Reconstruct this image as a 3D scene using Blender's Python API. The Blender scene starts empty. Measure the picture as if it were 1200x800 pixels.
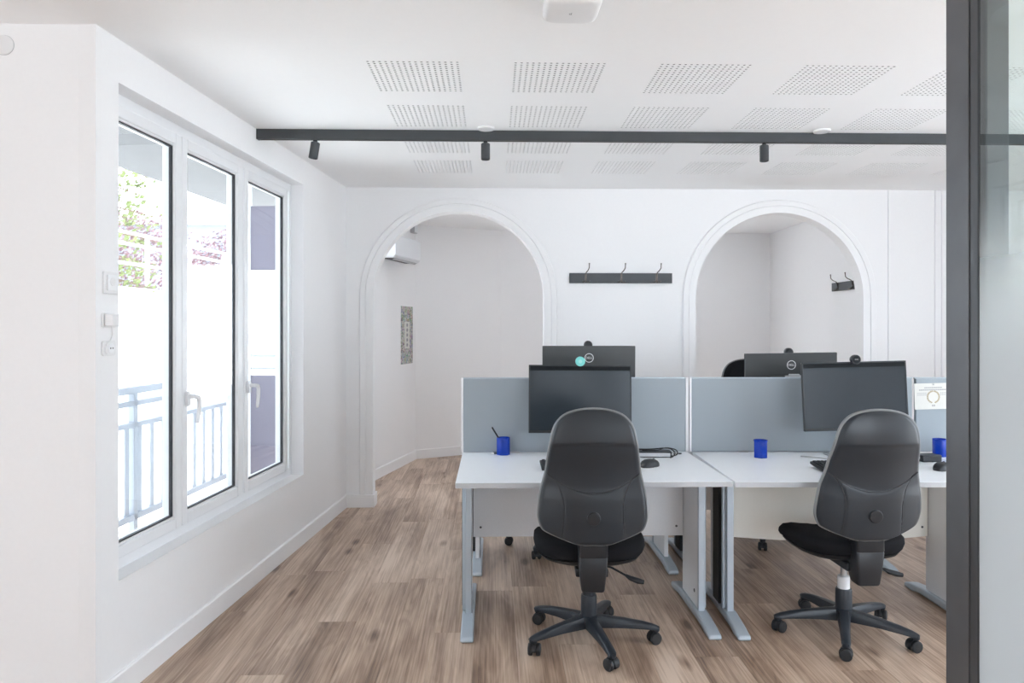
import bpy, bmesh, math, random
from mathutils import Vector, Matrix

random.seed(7)
SC = bpy.context.scene
COL = SC.collection
PI = math.pi

# ------------------------------------------------------------------ camera
CAM_H = 1.43
cam_data = bpy.data.cameras.new('camera')
cam_data.sensor_width = 36.0
cam_data.lens = 860.0 / 1200.0 * 36.0
cam_data.shift_y = -17.0 / 1200.0
cam_data.clip_start = 0.02
cam = bpy.data.objects.new('camera', cam_data)
COL.objects.link(cam)
cam.location = (0, 0, CAM_H)
cam.rotation_euler = (PI / 2, 0, -math.atan(23.0 / 860.0))
SC.camera = cam

# ------------------------------------------------------------------ world, sun, exposure
world = bpy.data.worlds.new('overcast_sky')
SC.world = world
world.use_nodes = True
bg = world.node_tree.nodes['Background']
bg.inputs[0].default_value = (0.80, 0.90, 1.0, 1)
bg.inputs[1].default_value = 4.0

sun_data = bpy.data.lights.new('sun', 'SUN')
sun_data.energy = 8.0
sun_data.angle = math.radians(8)
sun = bpy.data.objects.new('sun', sun_data)
COL.objects.link(sun)
sun.rotation_euler = Vector((0.28, 0.08, -0.95)).to_track_quat('-Z', 'Y').to_euler()

vs = SC.view_settings
vs.view_transform = 'Standard'
vs.look = 'None'
vs.exposure = 0.86
vs.gamma = 1.0
vs.use_curve_mapping = False
SC.cycles.diffuse_bounces = 8
SC.cycles.max_bounces = 14
SC.cycles.transparent_max_bounces = 16
SC.cycles.caustics_reflective = False
SC.cycles.caustics_refractive = False
SC.cycles.sample_clamp_indirect = 6.0


def portal(loc, direction, sx, sy):
    """daylight portal in the window or an added opening: guides sky sampling, emits nothing itself"""
    l = bpy.data.lights.new('opening_portal', 'AREA')
    l.shape = 'RECTANGLE'
    l.size = sx
    l.size_y = sy
    l.cycles.is_portal = True
    o = bpy.data.objects.new('opening_portal', l)
    COL.objects.link(o)
    o.location = loc
    o.rotation_euler = Vector(direction).to_track_quat('-Z', 'Y').to_euler()
    return o


# ------------------------------------------------------------------ materials
MATS = {}


def new_mat(name):
    m = bpy.data.materials.new(name)
    m.use_nodes = True
    nt = m.node_tree
    b = nt.nodes['Principled BSDF']
    MATS[name] = m
    return m, nt, b


def simple(name, col, rough=0.5, metal=0.0, noise=0.0, scale=30.0, bump=0.0, spec=0.5, alpha=1.0, trans=0.0, ior=1.45):
    m, nt, b = new_mat(name)
    b.inputs['Roughness'].default_value = rough
    b.inputs['Metallic'].default_value = metal
    b.inputs['Specular IOR Level'].default_value = spec
    b.inputs['Base Color'].default_value = (*col, 1)
    b.inputs['IOR'].default_value = ior
    if trans:
        b.inputs['Transmission Weight'].default_value = trans
    tc = nt.nodes.new('ShaderNodeTexCoord')
    n = nt.nodes.new('ShaderNodeTexNoise')
    n.inputs['Scale'].default_value = scale
    n.inputs['Detail'].default_value = 5
    nt.links.new(tc.outputs['Object'], n.inputs['Vector'])
    mix = nt.nodes.new('ShaderNodeMix')
    mix.data_type = 'RGBA'
    mix.inputs[6].default_value = (*[max(0, c * (1 - noise)) for c in col], 1)
    mix.inputs[7].default_value = (*[min(1, c * (1 + noise)) for c in col], 1)
    nt.links.new(n.outputs[0], mix.inputs[0])
    nt.links.new(mix.outputs[2], b.inputs['Base Color'])
    if bump:
        bp = nt.nodes.new('ShaderNodeBump')
        bp.inputs['Strength'].default_value = bump
        bp.inputs['Distance'].default_value = 0.002
        nt.links.new(n.outputs[0], bp.inputs['Height'])
        nt.links.new(bp.outputs[0], b.inputs['Normal'])
    return m


simple('wall_paint', (0.88, 0.88, 0.89), 0.75, noise=0.015, scale=60, bump=0.05)
simple('ceiling_paint', (0.925, 0.93, 0.94), 0.8, noise=0.01, scale=40, bump=0.03)
simple('trim_paint', (0.87, 0.87, 0.88), 0.45, noise=0.01, scale=20)
simple('upvc', (0.84, 0.85, 0.87), 0.3, noise=0.01, scale=10)
simple('hole_dark', (0.035, 0.035, 0.035), 0.95, noise=0.1)
simple('seal_black', (0.03, 0.03, 0.035), 0.6, noise=0.1)
simple('desk_white', (0.89, 0.915, 0.95), 0.32, noise=0.015, scale=90)
simple('desk_edge', (0.50, 0.52, 0.55), 0.45, noise=0.02)
simple('panel_grey', (0.76, 0.78, 0.81), 0.5, noise=0.04, scale=160, bump=0.05)
simple('modesty_warm_lit', (0.86, 0.84, 0.78), 0.5, noise=0.03, scale=160, bump=0.05)  # modesty panel with the warm light on it put into the colour
simple('silver_paint', (0.44, 0.50, 0.56), 0.38, metal=0.25, noise=0.03, scale=120)
simple('black_trunk', (0.018, 0.018, 0.02), 0.5, noise=0.1)
simple('divider_fabric', (0.33, 0.37, 0.40), 0.9, noise=0.14, scale=420, bump=0.35, spec=0.1)
simple('chair_shell', (0.023, 0.028, 0.035), 0.34, noise=0.10, scale=500, bump=0.10)
simple('chair_rim', (0.22, 0.225, 0.23), 0.3, noise=0.08, scale=200)
simple('chair_fabric', (0.012, 0.012, 0.014), 0.9, noise=0.35, scale=600, bump=0.4, spec=0.15)
simple('black_plastic', (0.018, 0.020, 0.024), 0.38, noise=0.10, scale=200, bump=0.04)
simple('base_plastic', (0.022, 0.027, 0.035), 0.36, noise=0.15, scale=60)
simple('caster_rubber', (0.018, 0.019, 0.022), 0.5, noise=0.15)
simple('label_white', (0.75, 0.76, 0.78), 0.5, noise=0.03)
simple('anthracite', (0.062, 0.067, 0.073), 0.42, metal=0.3, noise=0.10, scale=14)
simple('post_metal', (0.125, 0.128, 0.138), 0.36, metal=0.55, noise=0.16, scale=9, bump=0.02)
simple('post_metal_edge', (0.085, 0.087, 0.094), 0.34, metal=0.55, noise=0.14, scale=9)
simple('steel', (0.45, 0.45, 0.46), 0.28, metal=0.9, noise=0.05)
simple('hook_metal', (0.12, 0.105, 0.095), 0.3, metal=0.8, noise=0.1)
simple('monitor_black', (0.022, 0.026, 0.030), 0.45, noise=0.10, scale=300)
simple('monitor_back', (0.055, 0.058, 0.060), 0.40, noise=0.06, scale=300)
simple('bezel_dark', (0.004, 0.006, 0.008), 0.45, noise=0.05, spec=0.2)
simple('screen_glass', (0.026, 0.034, 0.042), 0.22, noise=0.03, spec=0.35)
simple('stand_silver', (0.55, 0.56, 0.58), 0.3, metal=0.6, noise=0.03)
simple('teal_cover', (0.20, 0.66, 0.62), 0.35, noise=0.04)
simple('teal_light', (0.36, 0.74, 0.70), 0.4, noise=0.03)
simple('white_plastic', (0.80, 0.80, 0.81), 0.35, noise=0.01)
simple('grey_print', (0.28, 0.28, 0.30), 0.6, noise=0.1)
simple('cable_black', (0.012, 0.012, 0.014), 0.45, noise=0.1)
simple('key_dark', (0.022, 0.024, 0.028), 0.45, noise=0.1)
simple('kb_body', (0.028, 0.030, 0.034), 0.4, noise=0.1)
simple('paper', (0.66, 0.65, 0.61), 0.7, noise=0.02)
simple('gold_print', (0.36, 0.29, 0.17), 0.5, noise=0.15)
simple('ac_white', (0.74, 0.76, 0.79), 0.4, noise=0.01)
simple('junction_grey', (0.45, 0.46, 0.48), 0.5, noise=0.05)
simple('bolt', (0.10, 0.10, 0.11), 0.35, metal=0.7, noise=0.1)
simple('lens_glass', (0.25, 0.25, 0.27), 0.08, metal=0.6, noise=0.05)
# outside
simple('rail_metal', (0.36, 0.39, 0.44), 0.45, metal=0.2, noise=0.05)
simple('patio', (0.72, 0.715, 0.70), 0.85, noise=0.12, scale=6)
simple('render_white', (0.80, 0.79, 0.77), 0.9, noise=0.04, scale=4)
simple('fence_white', (0.85, 0.85, 0.86), 0.5, noise=0.02)
simple('bark', (0.16, 0.11, 0.08), 0.9, noise=0.3, scale=12)
simple('needles', (0.18, 0.21, 0.08), 0.8, noise=0.35, scale=4)
simple('red_leaves', (0.17, 0.10, 0.11), 0.75, noise=0.4, scale=4)
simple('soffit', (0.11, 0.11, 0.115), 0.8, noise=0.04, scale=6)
simple('screen_fabric', (0.17, 0.16, 0.21), 0.9, noise=0.1, scale=40)
simple('facade', (0.22, 0.24, 0.29), 0.9, noise=0.05, scale=2)
simple('facade_window', (0.15, 0.18, 0.22), 0.3, noise=0.1)
simple('roof_dark', (0.28, 0.28, 0.31), 0.7, noise=0.1, scale=2)


def glass_mat(name, tint, ior=1.5, rough=0.0):
    """thin architectural glass: clear, with a fresnel reflection"""
    m = bpy.data.materials.new(name)
    m.use_nodes = True
    nt = m.node_tree
    nt.nodes.clear()
    out = nt.nodes.new('ShaderNodeOutputMaterial')
    # Schlick fresnel, the same on both faces of the pane
    f0 = ((ior - 1) / (ior + 1)) ** 2
    ge = nt.nodes.new('ShaderNodeNewGeometry')
    dt = nt.nodes.new('ShaderNodeVectorMath')
    dt.operation = 'DOT_PRODUCT'
    nt.links.new(ge.outputs['Incoming'], dt.inputs[0])
    nt.links.new(ge.outputs['Normal'], dt.inputs[1])
    ops = []
    for op, c in (('ABSOLUTE', 0), ('SUBTRACT', 1.0), ('POWER', 5.0), ('MULTIPLY_ADD', 1 - f0)):
        nd_ = nt.nodes.new('ShaderNodeMath')
        nd_.operation = op
        ops.append(nd_)
    nt.links.new(dt.outputs['Value'], ops[0].inputs[0])
    ops[1].inputs[0].default_value = 1.0
    nt.links.new(ops[0].outputs[0], ops[1].inputs[1])
    nt.links.new(ops[1].outputs[0], ops[2].inputs[0])
    ops[2].inputs[1].default_value = 5.0
    nt.links.new(ops[2].outputs[0], ops[3].inputs[0])
    ops[3].inputs[1].default_value = 1 - f0
    ops[3].inputs[2].default_value = f0
    fr = ops[3]
    tr = nt.nodes.new('ShaderNodeBsdfTransparent')
    tr.inputs[0].default_value = (*tint, 1)
    gl = nt.nodes.new('ShaderNodeBsdfGlossy')
    gl.inputs['Roughness'].default_value = rough
    mx = nt.nodes.new('ShaderNodeMixShader')
    nt.links.new(fr.outputs[0], mx.inputs[0])
    nt.links.new(tr.outputs[0], mx.inputs[1])
    nt.links.new(gl.outputs[0], mx.inputs[2])
    nt.links.new(mx.outputs[0], out.inputs[0])
    MATS[name] = m
    return m


glass_mat('window_glass', (0.97, 0.985, 0.985))
glass_mat('partition_glass', (0.89, 0.945, 0.925), ior=2.0)


def film_mat():
    """privacy film: frosted below, fading out towards its top edge"""
    m = bpy.data.materials.new('frosted_film')
    m.use_nodes = True
    nt = m.node_tree
    nt.nodes.clear()
    out = nt.nodes.new('ShaderNodeOutputMaterial')
    tc = nt.nodes.new('ShaderNodeTexCoord')
    sp = nt.nodes.new('ShaderNodeSeparateXYZ')
    nt.links.new(tc.outputs['Object'], sp.inputs[0])
    mr = nt.nodes.new('ShaderNodeMapRange')
    mr.interpolation_type = 'SMOOTHSTEP'
    mr.inputs['From Min'].default_value = 1.30
    mr.inputs['From Max'].default_value = 1.74
    mr.inputs['To Min'].default_value = 1.0
    mr.inputs['To Max'].default_value = 0.0
    nt.links.new(sp.outputs[2], mr.inputs[0])
    df = nt.nodes.new('ShaderNodeBsdfDiffuse')
    df.inputs[0].default_value = (0.66, 0.68, 0.71, 1)
    tl = nt.nodes.new('ShaderNodeBsdfTranslucent')
    tl.inputs[0].default_value = (0.86, 0.87, 0.89, 1)
    mx1 = nt.nodes.new('ShaderNodeMixShader')
    mx1.inputs[0].default_value = 0.45
    nt.links.new(df.outputs[0], mx1.inputs[1])
    nt.links.new(tl.outputs[0], mx1.inputs[2])
    tr = nt.nodes.new('ShaderNodeBsdfTransparent')
    mx = nt.nodes.new('ShaderNodeMixShader')
    nt.links.new(mr.outputs[0], mx.inputs[0])
    nt.links.new(tr.outputs[0], mx.inputs[1])
    nt.links.new(mx1.outputs[0], mx.inputs[2])
    nt.links.new(mx.outputs[0], out.inputs[0])
    MATS['frosted_film'] = m


film_mat()


def blue_plastic():
    m, nt, b = new_mat('blue_plastic')
    b.inputs['Base Color'].default_value = (0.008, 0.065, 0.50, 1)
    b.inputs['Roughness'].default_value = 0.12
    tr = nt.nodes.new('ShaderNodeBsdfTransparent')
    tr.inputs[0].default_value = (0.05, 0.22, 0.95, 1)
    mx = nt.nodes.new('ShaderNodeMixShader')
    mx.inputs[0].default_value = 0.40
    out = nt.nodes['Material Output']
    nt.links.new(b.outputs[0], mx.inputs[1])
    nt.links.new(tr.outputs[0], mx.inputs[2])
    nt.links.new(mx.outputs[0], out.inputs[0])
    n = nt.nodes.new('ShaderNodeTexNoise')
    n.inputs['Scale'].default_value = 40
    rp = nt.nodes.new('ShaderNodeMapRange')
    rp.inputs['To Min'].default_value = 0.08
    rp.inputs['To Max'].default_value = 0.2
    nt.links.new(n.outputs[0], rp.inputs[0])
    nt.links.new(rp.outputs[0], b.inputs['Roughness'])


blue_plastic()


def wood():
    m, nt, b = new_mat('oak_laminate')
    N = nt.nodes.new
    L = nt.links.new
    tc = N('ShaderNodeTexCoord')
    oi = N('ShaderNodeObjectInfo')
    add = N('ShaderNodeVectorMath')
    add.operation = 'MULTIPLY_ADD'
    cmb = N('ShaderNodeCombineXYZ')
    L(oi.outputs['Random'], cmb.inputs[0])
    L(oi.outputs['Random'], cmb.inputs[1])
    L(oi.outputs['Random'], cmb.inputs[2])
    L(cmb.outputs[0], add.inputs[0])
    add.inputs[1].default_value = (37, 91, 53)
    L(tc.outputs['Object'], add.inputs[2])
    # fine streaky grain
    mp = N('ShaderNodeMapping')
    mp.inputs['Scale'].default_value = (120, 1.7, 1)
    L(add.outputs[0], mp.inputs[0])
    n1 = N('ShaderNodeTexNoise')
    n1.inputs['Scale'].default_value = 1.0
    n1.inputs['Detail'].default_value = 6
    n1.inputs['Roughness'].default_value = 0.62
    L(mp.outputs[0], n1.inputs[0])
    # broad cathedral figure
    mp2 = N('ShaderNodeMapping')
    mp2.inputs['Scale'].default_value = (9, 1.1, 1)
    L(add.outputs[0], mp2.inputs[0])
    n2 = N('ShaderNodeTexNoise')
    n2.inputs['Scale'].default_value = 1.0
    n2.inputs['Detail'].default_value = 3
    n2.inputs['Distortion'].default_value = 1.1
    L(mp2.outputs[0], n2.inputs[0])
    mul = N('ShaderNodeMath')
    mul.operation = 'MULTIPLY'
    mul.inputs[1].default_value = 34
    L(n2.outputs[0], mul.inputs[0])
    sn = N('ShaderNodeMath')
    sn.operation = 'SINE'
    L(mul.outputs[0], sn.inputs[0])
    # knots
    mp3 = N('ShaderNodeMapping')
    mp3.inputs['Scale'].default_value = (5.2, 1.9, 1)
    L(add.outputs[0], mp3.inputs[0])
    vo = N('ShaderNodeTexVoronoi')
    vo.inputs['Scale'].default_value = 1.0
    L(mp3.outputs[0], vo.inputs[0])
    kr = N('ShaderNodeMapRange')
    kr.inputs['From Min'].default_value = 0.03
    kr.inputs['From Max'].default_value = 0.17
    kr.inputs['To Min'].default_value = 0.55
    kr.inputs['To Max'].default_value = 0.0
    L(vo.outputs['Distance'], kr.inputs[0])
    # slow patches along the board
    mp4 = N('ShaderNodeMapping')
    mp4.inputs['Scale'].default_value = (7, 1.3, 1)
    L(add.outputs[0], mp4.inputs[0])
    n4 = N('ShaderNodeTexNoise')
    n4.inputs['Scale'].default_value = 1.0
    n4.inputs['Detail'].default_value = 4
    L(mp4.outputs[0], n4.inputs[0])

    def madd(src, gain, base):
        q_ = N('ShaderNodeMath')
        q_.operation = 'MULTIPLY_ADD'
        L(src, q_.inputs[0])
        q_.inputs[1].default_value = gain
        if isinstance(base, (int, float)):
            q_.inputs[2].default_value = base
        else:
            L(base, q_.inputs[2])
        return q_.outputs[0]
    acc = madd(n1.outputs[0], 0.82, -0.34)
    acc = madd(n4.outputs[0], 0.98, acc)
    acc = madd(sn.outputs[0], 0.042, acc)
    acc = madd(kr.outputs[0], -0.70, acc)
    acc = madd(oi.outputs['Random'], 0.13, acc)
    cr = N('ShaderNodeValToRGB')
    e = cr.color_ramp.elements
    e[0].position = 0.24
    e[0].color = (0.110, 0.064, 0.042, 1)
    e[1].position = 0.90
    e[1].color = (0.66, 0.52, 0.415, 1)
    for p, c in ((0.44, (0.275, 0.180, 0.125, 1)), (0.60, (0.415, 0.295, 0.215, 1)), (0.74, (0.53, 0.395, 0.30, 1))):
        x = e.new(p)
        x.color = c
    L(acc, cr.inputs[0])
    L(cr.outputs[0], b.inputs['Base Color'])
    rr = N('ShaderNodeMapRange')
    rr.inputs['To Min'].default_value = 0.42
    rr.inputs['To Max'].default_value = 0.30
    L(n1.outputs[0], rr.inputs[0])
    L(rr.outputs[0], b.inputs['Roughness'])
    bp = N('ShaderNodeBump')
    bp.inputs['Strength'].default_value = 0.08
    bp.inputs['Distance'].default_value = 0.002
    L(n1.outputs[0], bp.inputs['Height'])
    L(bp.outputs[0], b.inputs['Normal'])


wood()


def poster_mat():
    m, nt, b = new_mat('poster_print')
    N = nt.nodes.new
    L = nt.links.new
    tc = N('ShaderNodeTexCoord')
    vo = N('ShaderNodeTexVoronoi')
    vo.inputs['Scale'].default_value = 26
    L(tc.outputs['Object'], vo.inputs['Vector'])
    hs = N('ShaderNodeHueSaturation')
    hs.inputs['Saturation'].default_value = 0.55
    hs.inputs['Value'].default_value = 0.40
    L(vo.outputs['Color'], hs.inputs['Color'])
    n = N('ShaderNodeTexNoise')
    n.inputs['Scale'].default_value = 60
    L(tc.outputs['Object'], n.inputs['Vector'])
    mx = N('ShaderNodeMix')
    mx.data_type = 'RGBA'
    mx.inputs[6].default_value = (0.58, 0.56, 0.52, 1)
    L(hs.outputs[0], mx.inputs[7])
    st = N('ShaderNodeMapRange')
    st.inputs['From Min'].default_value = 0.40
    st.inputs['From Max'].default_value = 0.55
    L(n.outputs[0], st.inputs[0])
    L(st.outputs[0], mx.inputs[0])
    L(mx.outputs[2], b.inputs['Base Color'])
    b.inputs['Roughness'].default_value = 0.6


poster_mat()


# ------------------------------------------------------------------ mesh helpers
class MB:
    """collects boxes, prisms, tubes and lathes into one mesh"""

    def __init__(self):
        self.v = []
        self.f = []
        self.m = []

    def add(self, verts, faces, mi=0, M=None):
        o = len(self.v)
        for p in verts:
            p = Vector(p)
            if M is not None:
                p = M @ p
            self.v.append(tuple(p))
        for fc in faces:
            self.f.append(tuple(i + o for i in fc))
            self.m.append(mi)
        return self

    def box(self, x0, x1, y0, y1, z0, z1, M=None, mi=0):
        v = [(x0, y0, z0), (x1, y0, z0), (x1, y1, z0), (x0, y1, z0), (x0, y0, z1), (x1, y0, z1), (x1, y1, z1), (x0, y1, z1)]
        f = [(0, 3, 2, 1), (4, 5, 6, 7), (0, 1, 5, 4), (1, 2, 6, 5), (2, 3, 7, 6), (3, 0, 4, 7)]
        return self.add(v, f, mi, M)

    def prism(self, pts, a0, a1, axis='x', M=None, mi=0):
        """2D outline extruded along an axis. axis x: pts are (y,z); y: (x,z); z: (x,y)"""
        n = len(pts)

        def mk(p, a):
            return (a, p[0], p[1]) if axis == 'x' else ((p[0], a, p[1]) if axis == 'y' else (p[0], p[1], a))
        v = [mk(p, a0) for p in pts] + [mk(p, a1) for p in pts]
        f = [tuple(range(n)), tuple(range(2 * n - 1, n - 1, -1))]
        for i in range(n):
            j = (i + 1) % n
            f.append((i, i + n, j + n, j))
        return self.add(v, f, mi, M)

    def lathe(self, prof, seg=24, M=None, mi=0, cap=True):
        """profile (r,z) about local z"""
        v = []
        f = []
        n = len(prof)
        for (r, z) in prof:
            for k in range(seg):
                a = 2 * PI * k / seg
                v.append((r * math.cos(a), r * math.sin(a), z))
        for i in range(n - 1):
            for k in range(seg):
                k2 = (k + 1) % seg
                f.append((i * seg + k, i * seg + k2, (i + 1) * seg + k2, (i + 1) * seg + k))
        if cap:
            f.append(tuple(range(seg - 1, -1, -1)))
            f.append(tuple((n - 1) * seg + k for k in range(seg)))
        return self.add(v, f, mi, M)

    def tube(self, pts, r, seg=8, M=None, mi=0):
        pts = [Vector(p) for p in pts]
        rs = r if isinstance(r, (list, tuple)) else [r] * len(pts)
        n = len(pts)
        v = []
        f = []
        prev = None
        for i, p in enumerate(pts):
            t = (pts[min(i + 1, n - 1)] - pts[max(i - 1, 0)]).normalized()
            if prev is None:
                up = Vector((0, 0, 1)) if abs(t.z) < 0.9 else Vector((1, 0, 0))
                a = t.cross(up).normalized()
            else:
                a = (prev - t * prev.dot(t)).normalized()
            prev = a
            b = t.cross(a)
            for k in range(seg):
                an = 2 * PI * k / seg
                v.append(p + (a * math.cos(an) + b * math.sin(an)) * rs[i])
        for i in range(n - 1):
            for k in range(seg):
                k2 = (k + 1) % seg
                f.append((i * seg + k, i * seg + k2, (i + 1) * seg + k2, (i + 1) * seg + k))
        f.append(tuple(range(seg - 1, -1, -1)))
        f.append(tuple((n - 1) * seg + k for k in range(seg)))
        return self.add(v, f, mi, M)

    def mesh(self, name, mats, smooth=False, angle=35):
        me = bpy.data.meshes.new(name)
        me.from_pydata([tuple(p) for p in self.v], [], self.f)
        for mm in (mats if isinstance(mats, (list, tuple)) else [mats]):
            me.materials.append(MATS[mm])
        for i, p in enumerate(me.polygons):
            p.material_index = self.m[i]
        bm = bmesh.new()
        bm.from_mesh(me)
        bmesh.ops.recalc_face_normals(bm, faces=bm.faces)
        bm.to_mesh(me)
        bm.free()
        if smooth:
            for p in me.polygons:
                p.use_smooth = True
            me.set_sharp_from_angle(angle=math.radians(angle))
        me.update()
        return me

    def build(self, name, mats, parent=None, smooth=False, bevel=0.0, seg=2, loc=(0, 0, 0), rot=(0, 0, 0), angle=35):
        me = self.mesh(name, mats, smooth, angle)
        return put(name, me, parent, loc, rot, bevel, seg)


def put(name, me, parent=None, loc=(0, 0, 0), rot=(0, 0, 0), bevel=0.0, seg=2):
    o = bpy.data.objects.new(name, me)
    COL.objects.link(o)
    o.location = loc
    o.rotation_euler = rot
    if parent is not None:
        o.parent = parent
    if bevel:
        md = o.modifiers.new('bevel', 'BEVEL')
        md.width = bevel
        md.segments = seg
        md.limit_method = 'ANGLE'
        md.angle_limit = math.radians(40)
        for p in me.polygons:
            p.use_smooth = True
        if not me.attributes.get('sharp_edge'):
            me.set_sharp_from_angle(angle=math.radians(50))
    return o


def tag(o, label=None, cat=None, group=None, kind=None):
    if label:
        o['label'] = label
    if cat:
        o['category'] = cat
    if group:
        o['group'] = group
    if kind:
        o['kind'] = kind
    return o


def thing(name, loc, label, cat, group=None, rz=0.0, kind=None):
    o = bpy.data.objects.new(name, None)
    o.empty_display_size = 0.1
    COL.objects.link(o)
    o.location = loc
    o.rotation_euler = (0, 0, rz)
    return tag(o, label, cat, group, kind)


def copy_tree(o, parent=None):
    c = o.copy()
    COL.objects.link(c)
    c.parent = parent
    for ch in list(o.children):
        copy_tree(ch, c)
    return c


def text_mesh(name, body, size, mat, parent, loc, rot, extrude=0.0004):
    cu = bpy.data.curves.new(name, 'FONT')
    cu.body = body
    cu.size = size
    cu.align_x = 'CENTER'
    cu.align_y = 'CENTER'
    cu.extrude = extrude
    tmp = bpy.data.objects.new(name, cu)
    COL.objects.link(tmp)
    bpy.context.view_layer.update()
    me = bpy.data.meshes.new_from_object(tmp.evaluated_get(bpy.context.evaluated_depsgraph_get()))
    bpy.data.objects.remove(tmp)
    me.materials.clear()
    me.materials.append(MATS[mat])
    return put(name, me, parent, loc, rot)


def circ(cx, cy, r, n=24, a0=0.0, a1=2 * PI, end=False):
    k = n if not end else n - 1
    return [(cx + r * math.cos(a0 + (a1 - a0) * i / k), cy + r * math.sin(a0 + (a1 - a0) * i / k)) for i in range(n)]


def rrect(x0, x1, y0, y1, r, n=5):
    pts = []
    for cx, cy, a in ((x1 - r, y1 - r, 0), (x0 + r, y1 - r, PI / 2), (x0 + r, y0 + r, PI), (x1 - r, y0 + r, 1.5 * PI)):
        for i in range(n):
            t = a + PI / 2 * i / (n - 1)
            pts.append((cx + r * math.cos(t), cy + r * math.sin(t)))
    return pts


# ------------------------------------------------------------------ the room
ZC = 2.54
YB = 5.87          # face of the arched wall
YB2 = 5.99
ROOM_X0, ROOM_X1, ROOM_Y0, ROOM_Y1 = -4.0, 4.6, -2.6, 8.9

# floor slab and planks
OUT_X, OUT_Y = -1.66, 2.85      # the building steps back to here beyond the return wall
fl = MB().box(ROOM_X0, ROOM_X1, ROOM_Y0, OUT_Y, -0.2, -0.004).box(OUT_X, ROOM_X1, OUT_Y, ROOM_Y1, -0.2, -0.004).build('floor', 'oak_laminate')
tag(fl, kind='structure')
PW, PL = 0.192, 1.285
pm = MB().box(0.0004, PW - 0.0004, 0.0005, PL - 0.0005, -0.009, 0.0).mesh('plank', 'oak_laminate')
col_n = 0
x = -1.62
while x < 3.75:
    y = 1.9 - ((col_n * 0.37 + 0.21 * (col_n % 3)) % 1.0) * PL
    while y < 8.6:
        put('plank', pm, fl, (x, y, 0))
        y += PL
    x += PW
    col_n += 1

# ceiling with openings for the perforated fields
PX0, PXS, PYS0, PYS, PSZ = -0.535, 0.6205, 3.075, 0.609, 0.400
pcols = [PX0 + PXS * k for k in range(7)]
prows = [PYS0 + PYS * k for k in range(4)]
xs = sorted([ROOM_X0, OUT_X, ROOM_X1] + pcols + [p + PSZ for p in pcols])
ys = sorted([ROOM_Y0, OUT_Y, ROOM_Y1] + prows + [p + PSZ for p in prows])
cb = MB()
for i in range(len(xs) - 1):
    for j in range(len(ys) - 1):
        hole = any(abs(xs[i] - p) < 1e-6 for p in pcols) and any(abs(ys[j] - p) < 1e-6 for p in prows)
        if xs[i] < OUT_X - 1e-6 and ys[j] > OUT_Y - 1e-6:
            continue
        if not hole:
            cb.add([(xs[i], ys[j], ZC), (xs[i + 1], ys[j], ZC), (xs[i + 1], ys[j + 1], ZC), (xs[i], ys[j + 1], ZC)], [(0, 3, 2, 1)])
cb.box(ROOM_X0, ROOM_X1, ROOM_Y0, OUT_Y, ZC + 0.03, ZC + 0.3).box(OUT_X, ROOM_X1, OUT_Y, ROOM_Y1, ZC + 0.03, ZC + 0.3)
ceil = cb.build('ceiling', 'ceiling_paint')
tag(ceil, kind='structure')

NH = 16
pit = PSZ / NH
pb = MB()
for i in range(NH):
    for j in range(NH):
        cx, cy = (i + 0.5) * pit, (j + 0.5) * pit
        h = pit / 2
        outer = [(h, 0), (h, h), (0, h), (-h, h), (-h, 0), (-h, -h), (0, -h), (h, -h)]
        v = [(cx + p[0], cy + p[1], 0) for p in outer]
        r = 0.0068
        inn = [(cx + r * math.cos(PI / 4 * k), cy + r * math.sin(PI / 4 * k)) for k in range(8)]
        v += [(p[0], p[1], 0) for p in inn] + [(p[0], p[1], 0.002) for p in inn]
        f = []
        for k in range(8):
            k2 = (k + 1) % 8
            f.append((k, k + 8, k2 + 8, k2))
            f.append((k + 8, k + 16, k2 + 16, k2 + 8))
        pb.add(v, f, 0)
pb.add([(0, 0, 0.002), (PSZ, 0, 0.002), (PSZ, PSZ, 0.002), (0, PSZ, 0.002)], [(0, 1, 2, 3)], 1)
me = bpy.data.meshes.new('perforated_panel')
me.from_pydata(pb.v, [], pb.f)
me.materials.append(MATS['ceiling_paint'])
me.materials.append(MATS['hole_dark'])
for i, p in enumerate(me.polygons):
    p.material_index = pb.m[i]
for a in pcols:
    for c in prows:
        put('perforated_panel', me, ceil, (a, c, ZC))

# left wall with the window opening; local frame: x = along the wall, y = outward, z up
WA = Vector((-1.453, 2.729, 0))
WD = Vector((0.09208705, 0.99575096, 0))
WN = Vector((WD.y, -WD.x, 0))            # into the room
WLEN = 3.155
MW = Matrix(((WD.x, -WN.x, 0, WA.x), (WD.y, -WN.y, 0, WA.y), (0, 0, 1, 0), (0, 0, 0, 1)))
S0, S1, Z0, Z1 = 0.14, 2.18, 0.448, 2.372
T = 0.19
wl = MB()
wl.box(0, S0, 0, T, 0, ZC, MW).box(S1, WLEN + 0.1, 0, T, 0, ZC, MW).box(S0, S1, 0, T, 0, Z0, MW).box(S0, S1, 0, T, Z1, ZC, MW)
tag(wl.build('wall_left', 'wall_paint'), kind='structure')
# frontal return wall at the far left
tag(MB().box(-4.0, -1.453, 2.735, 2.85, 0, ZC).build('wall_return', 'wall_paint'), kind='structure')
portal(MW @ Vector(((S0 + S1) / 2, 0.185, (Z0 + Z1) / 2)), WN, S1 - S0, Z1 - Z0)

# arched wall
ARCH = [(-0.269, 0.682, 1.672), (2.318, 0.683, 1.667)]


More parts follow.
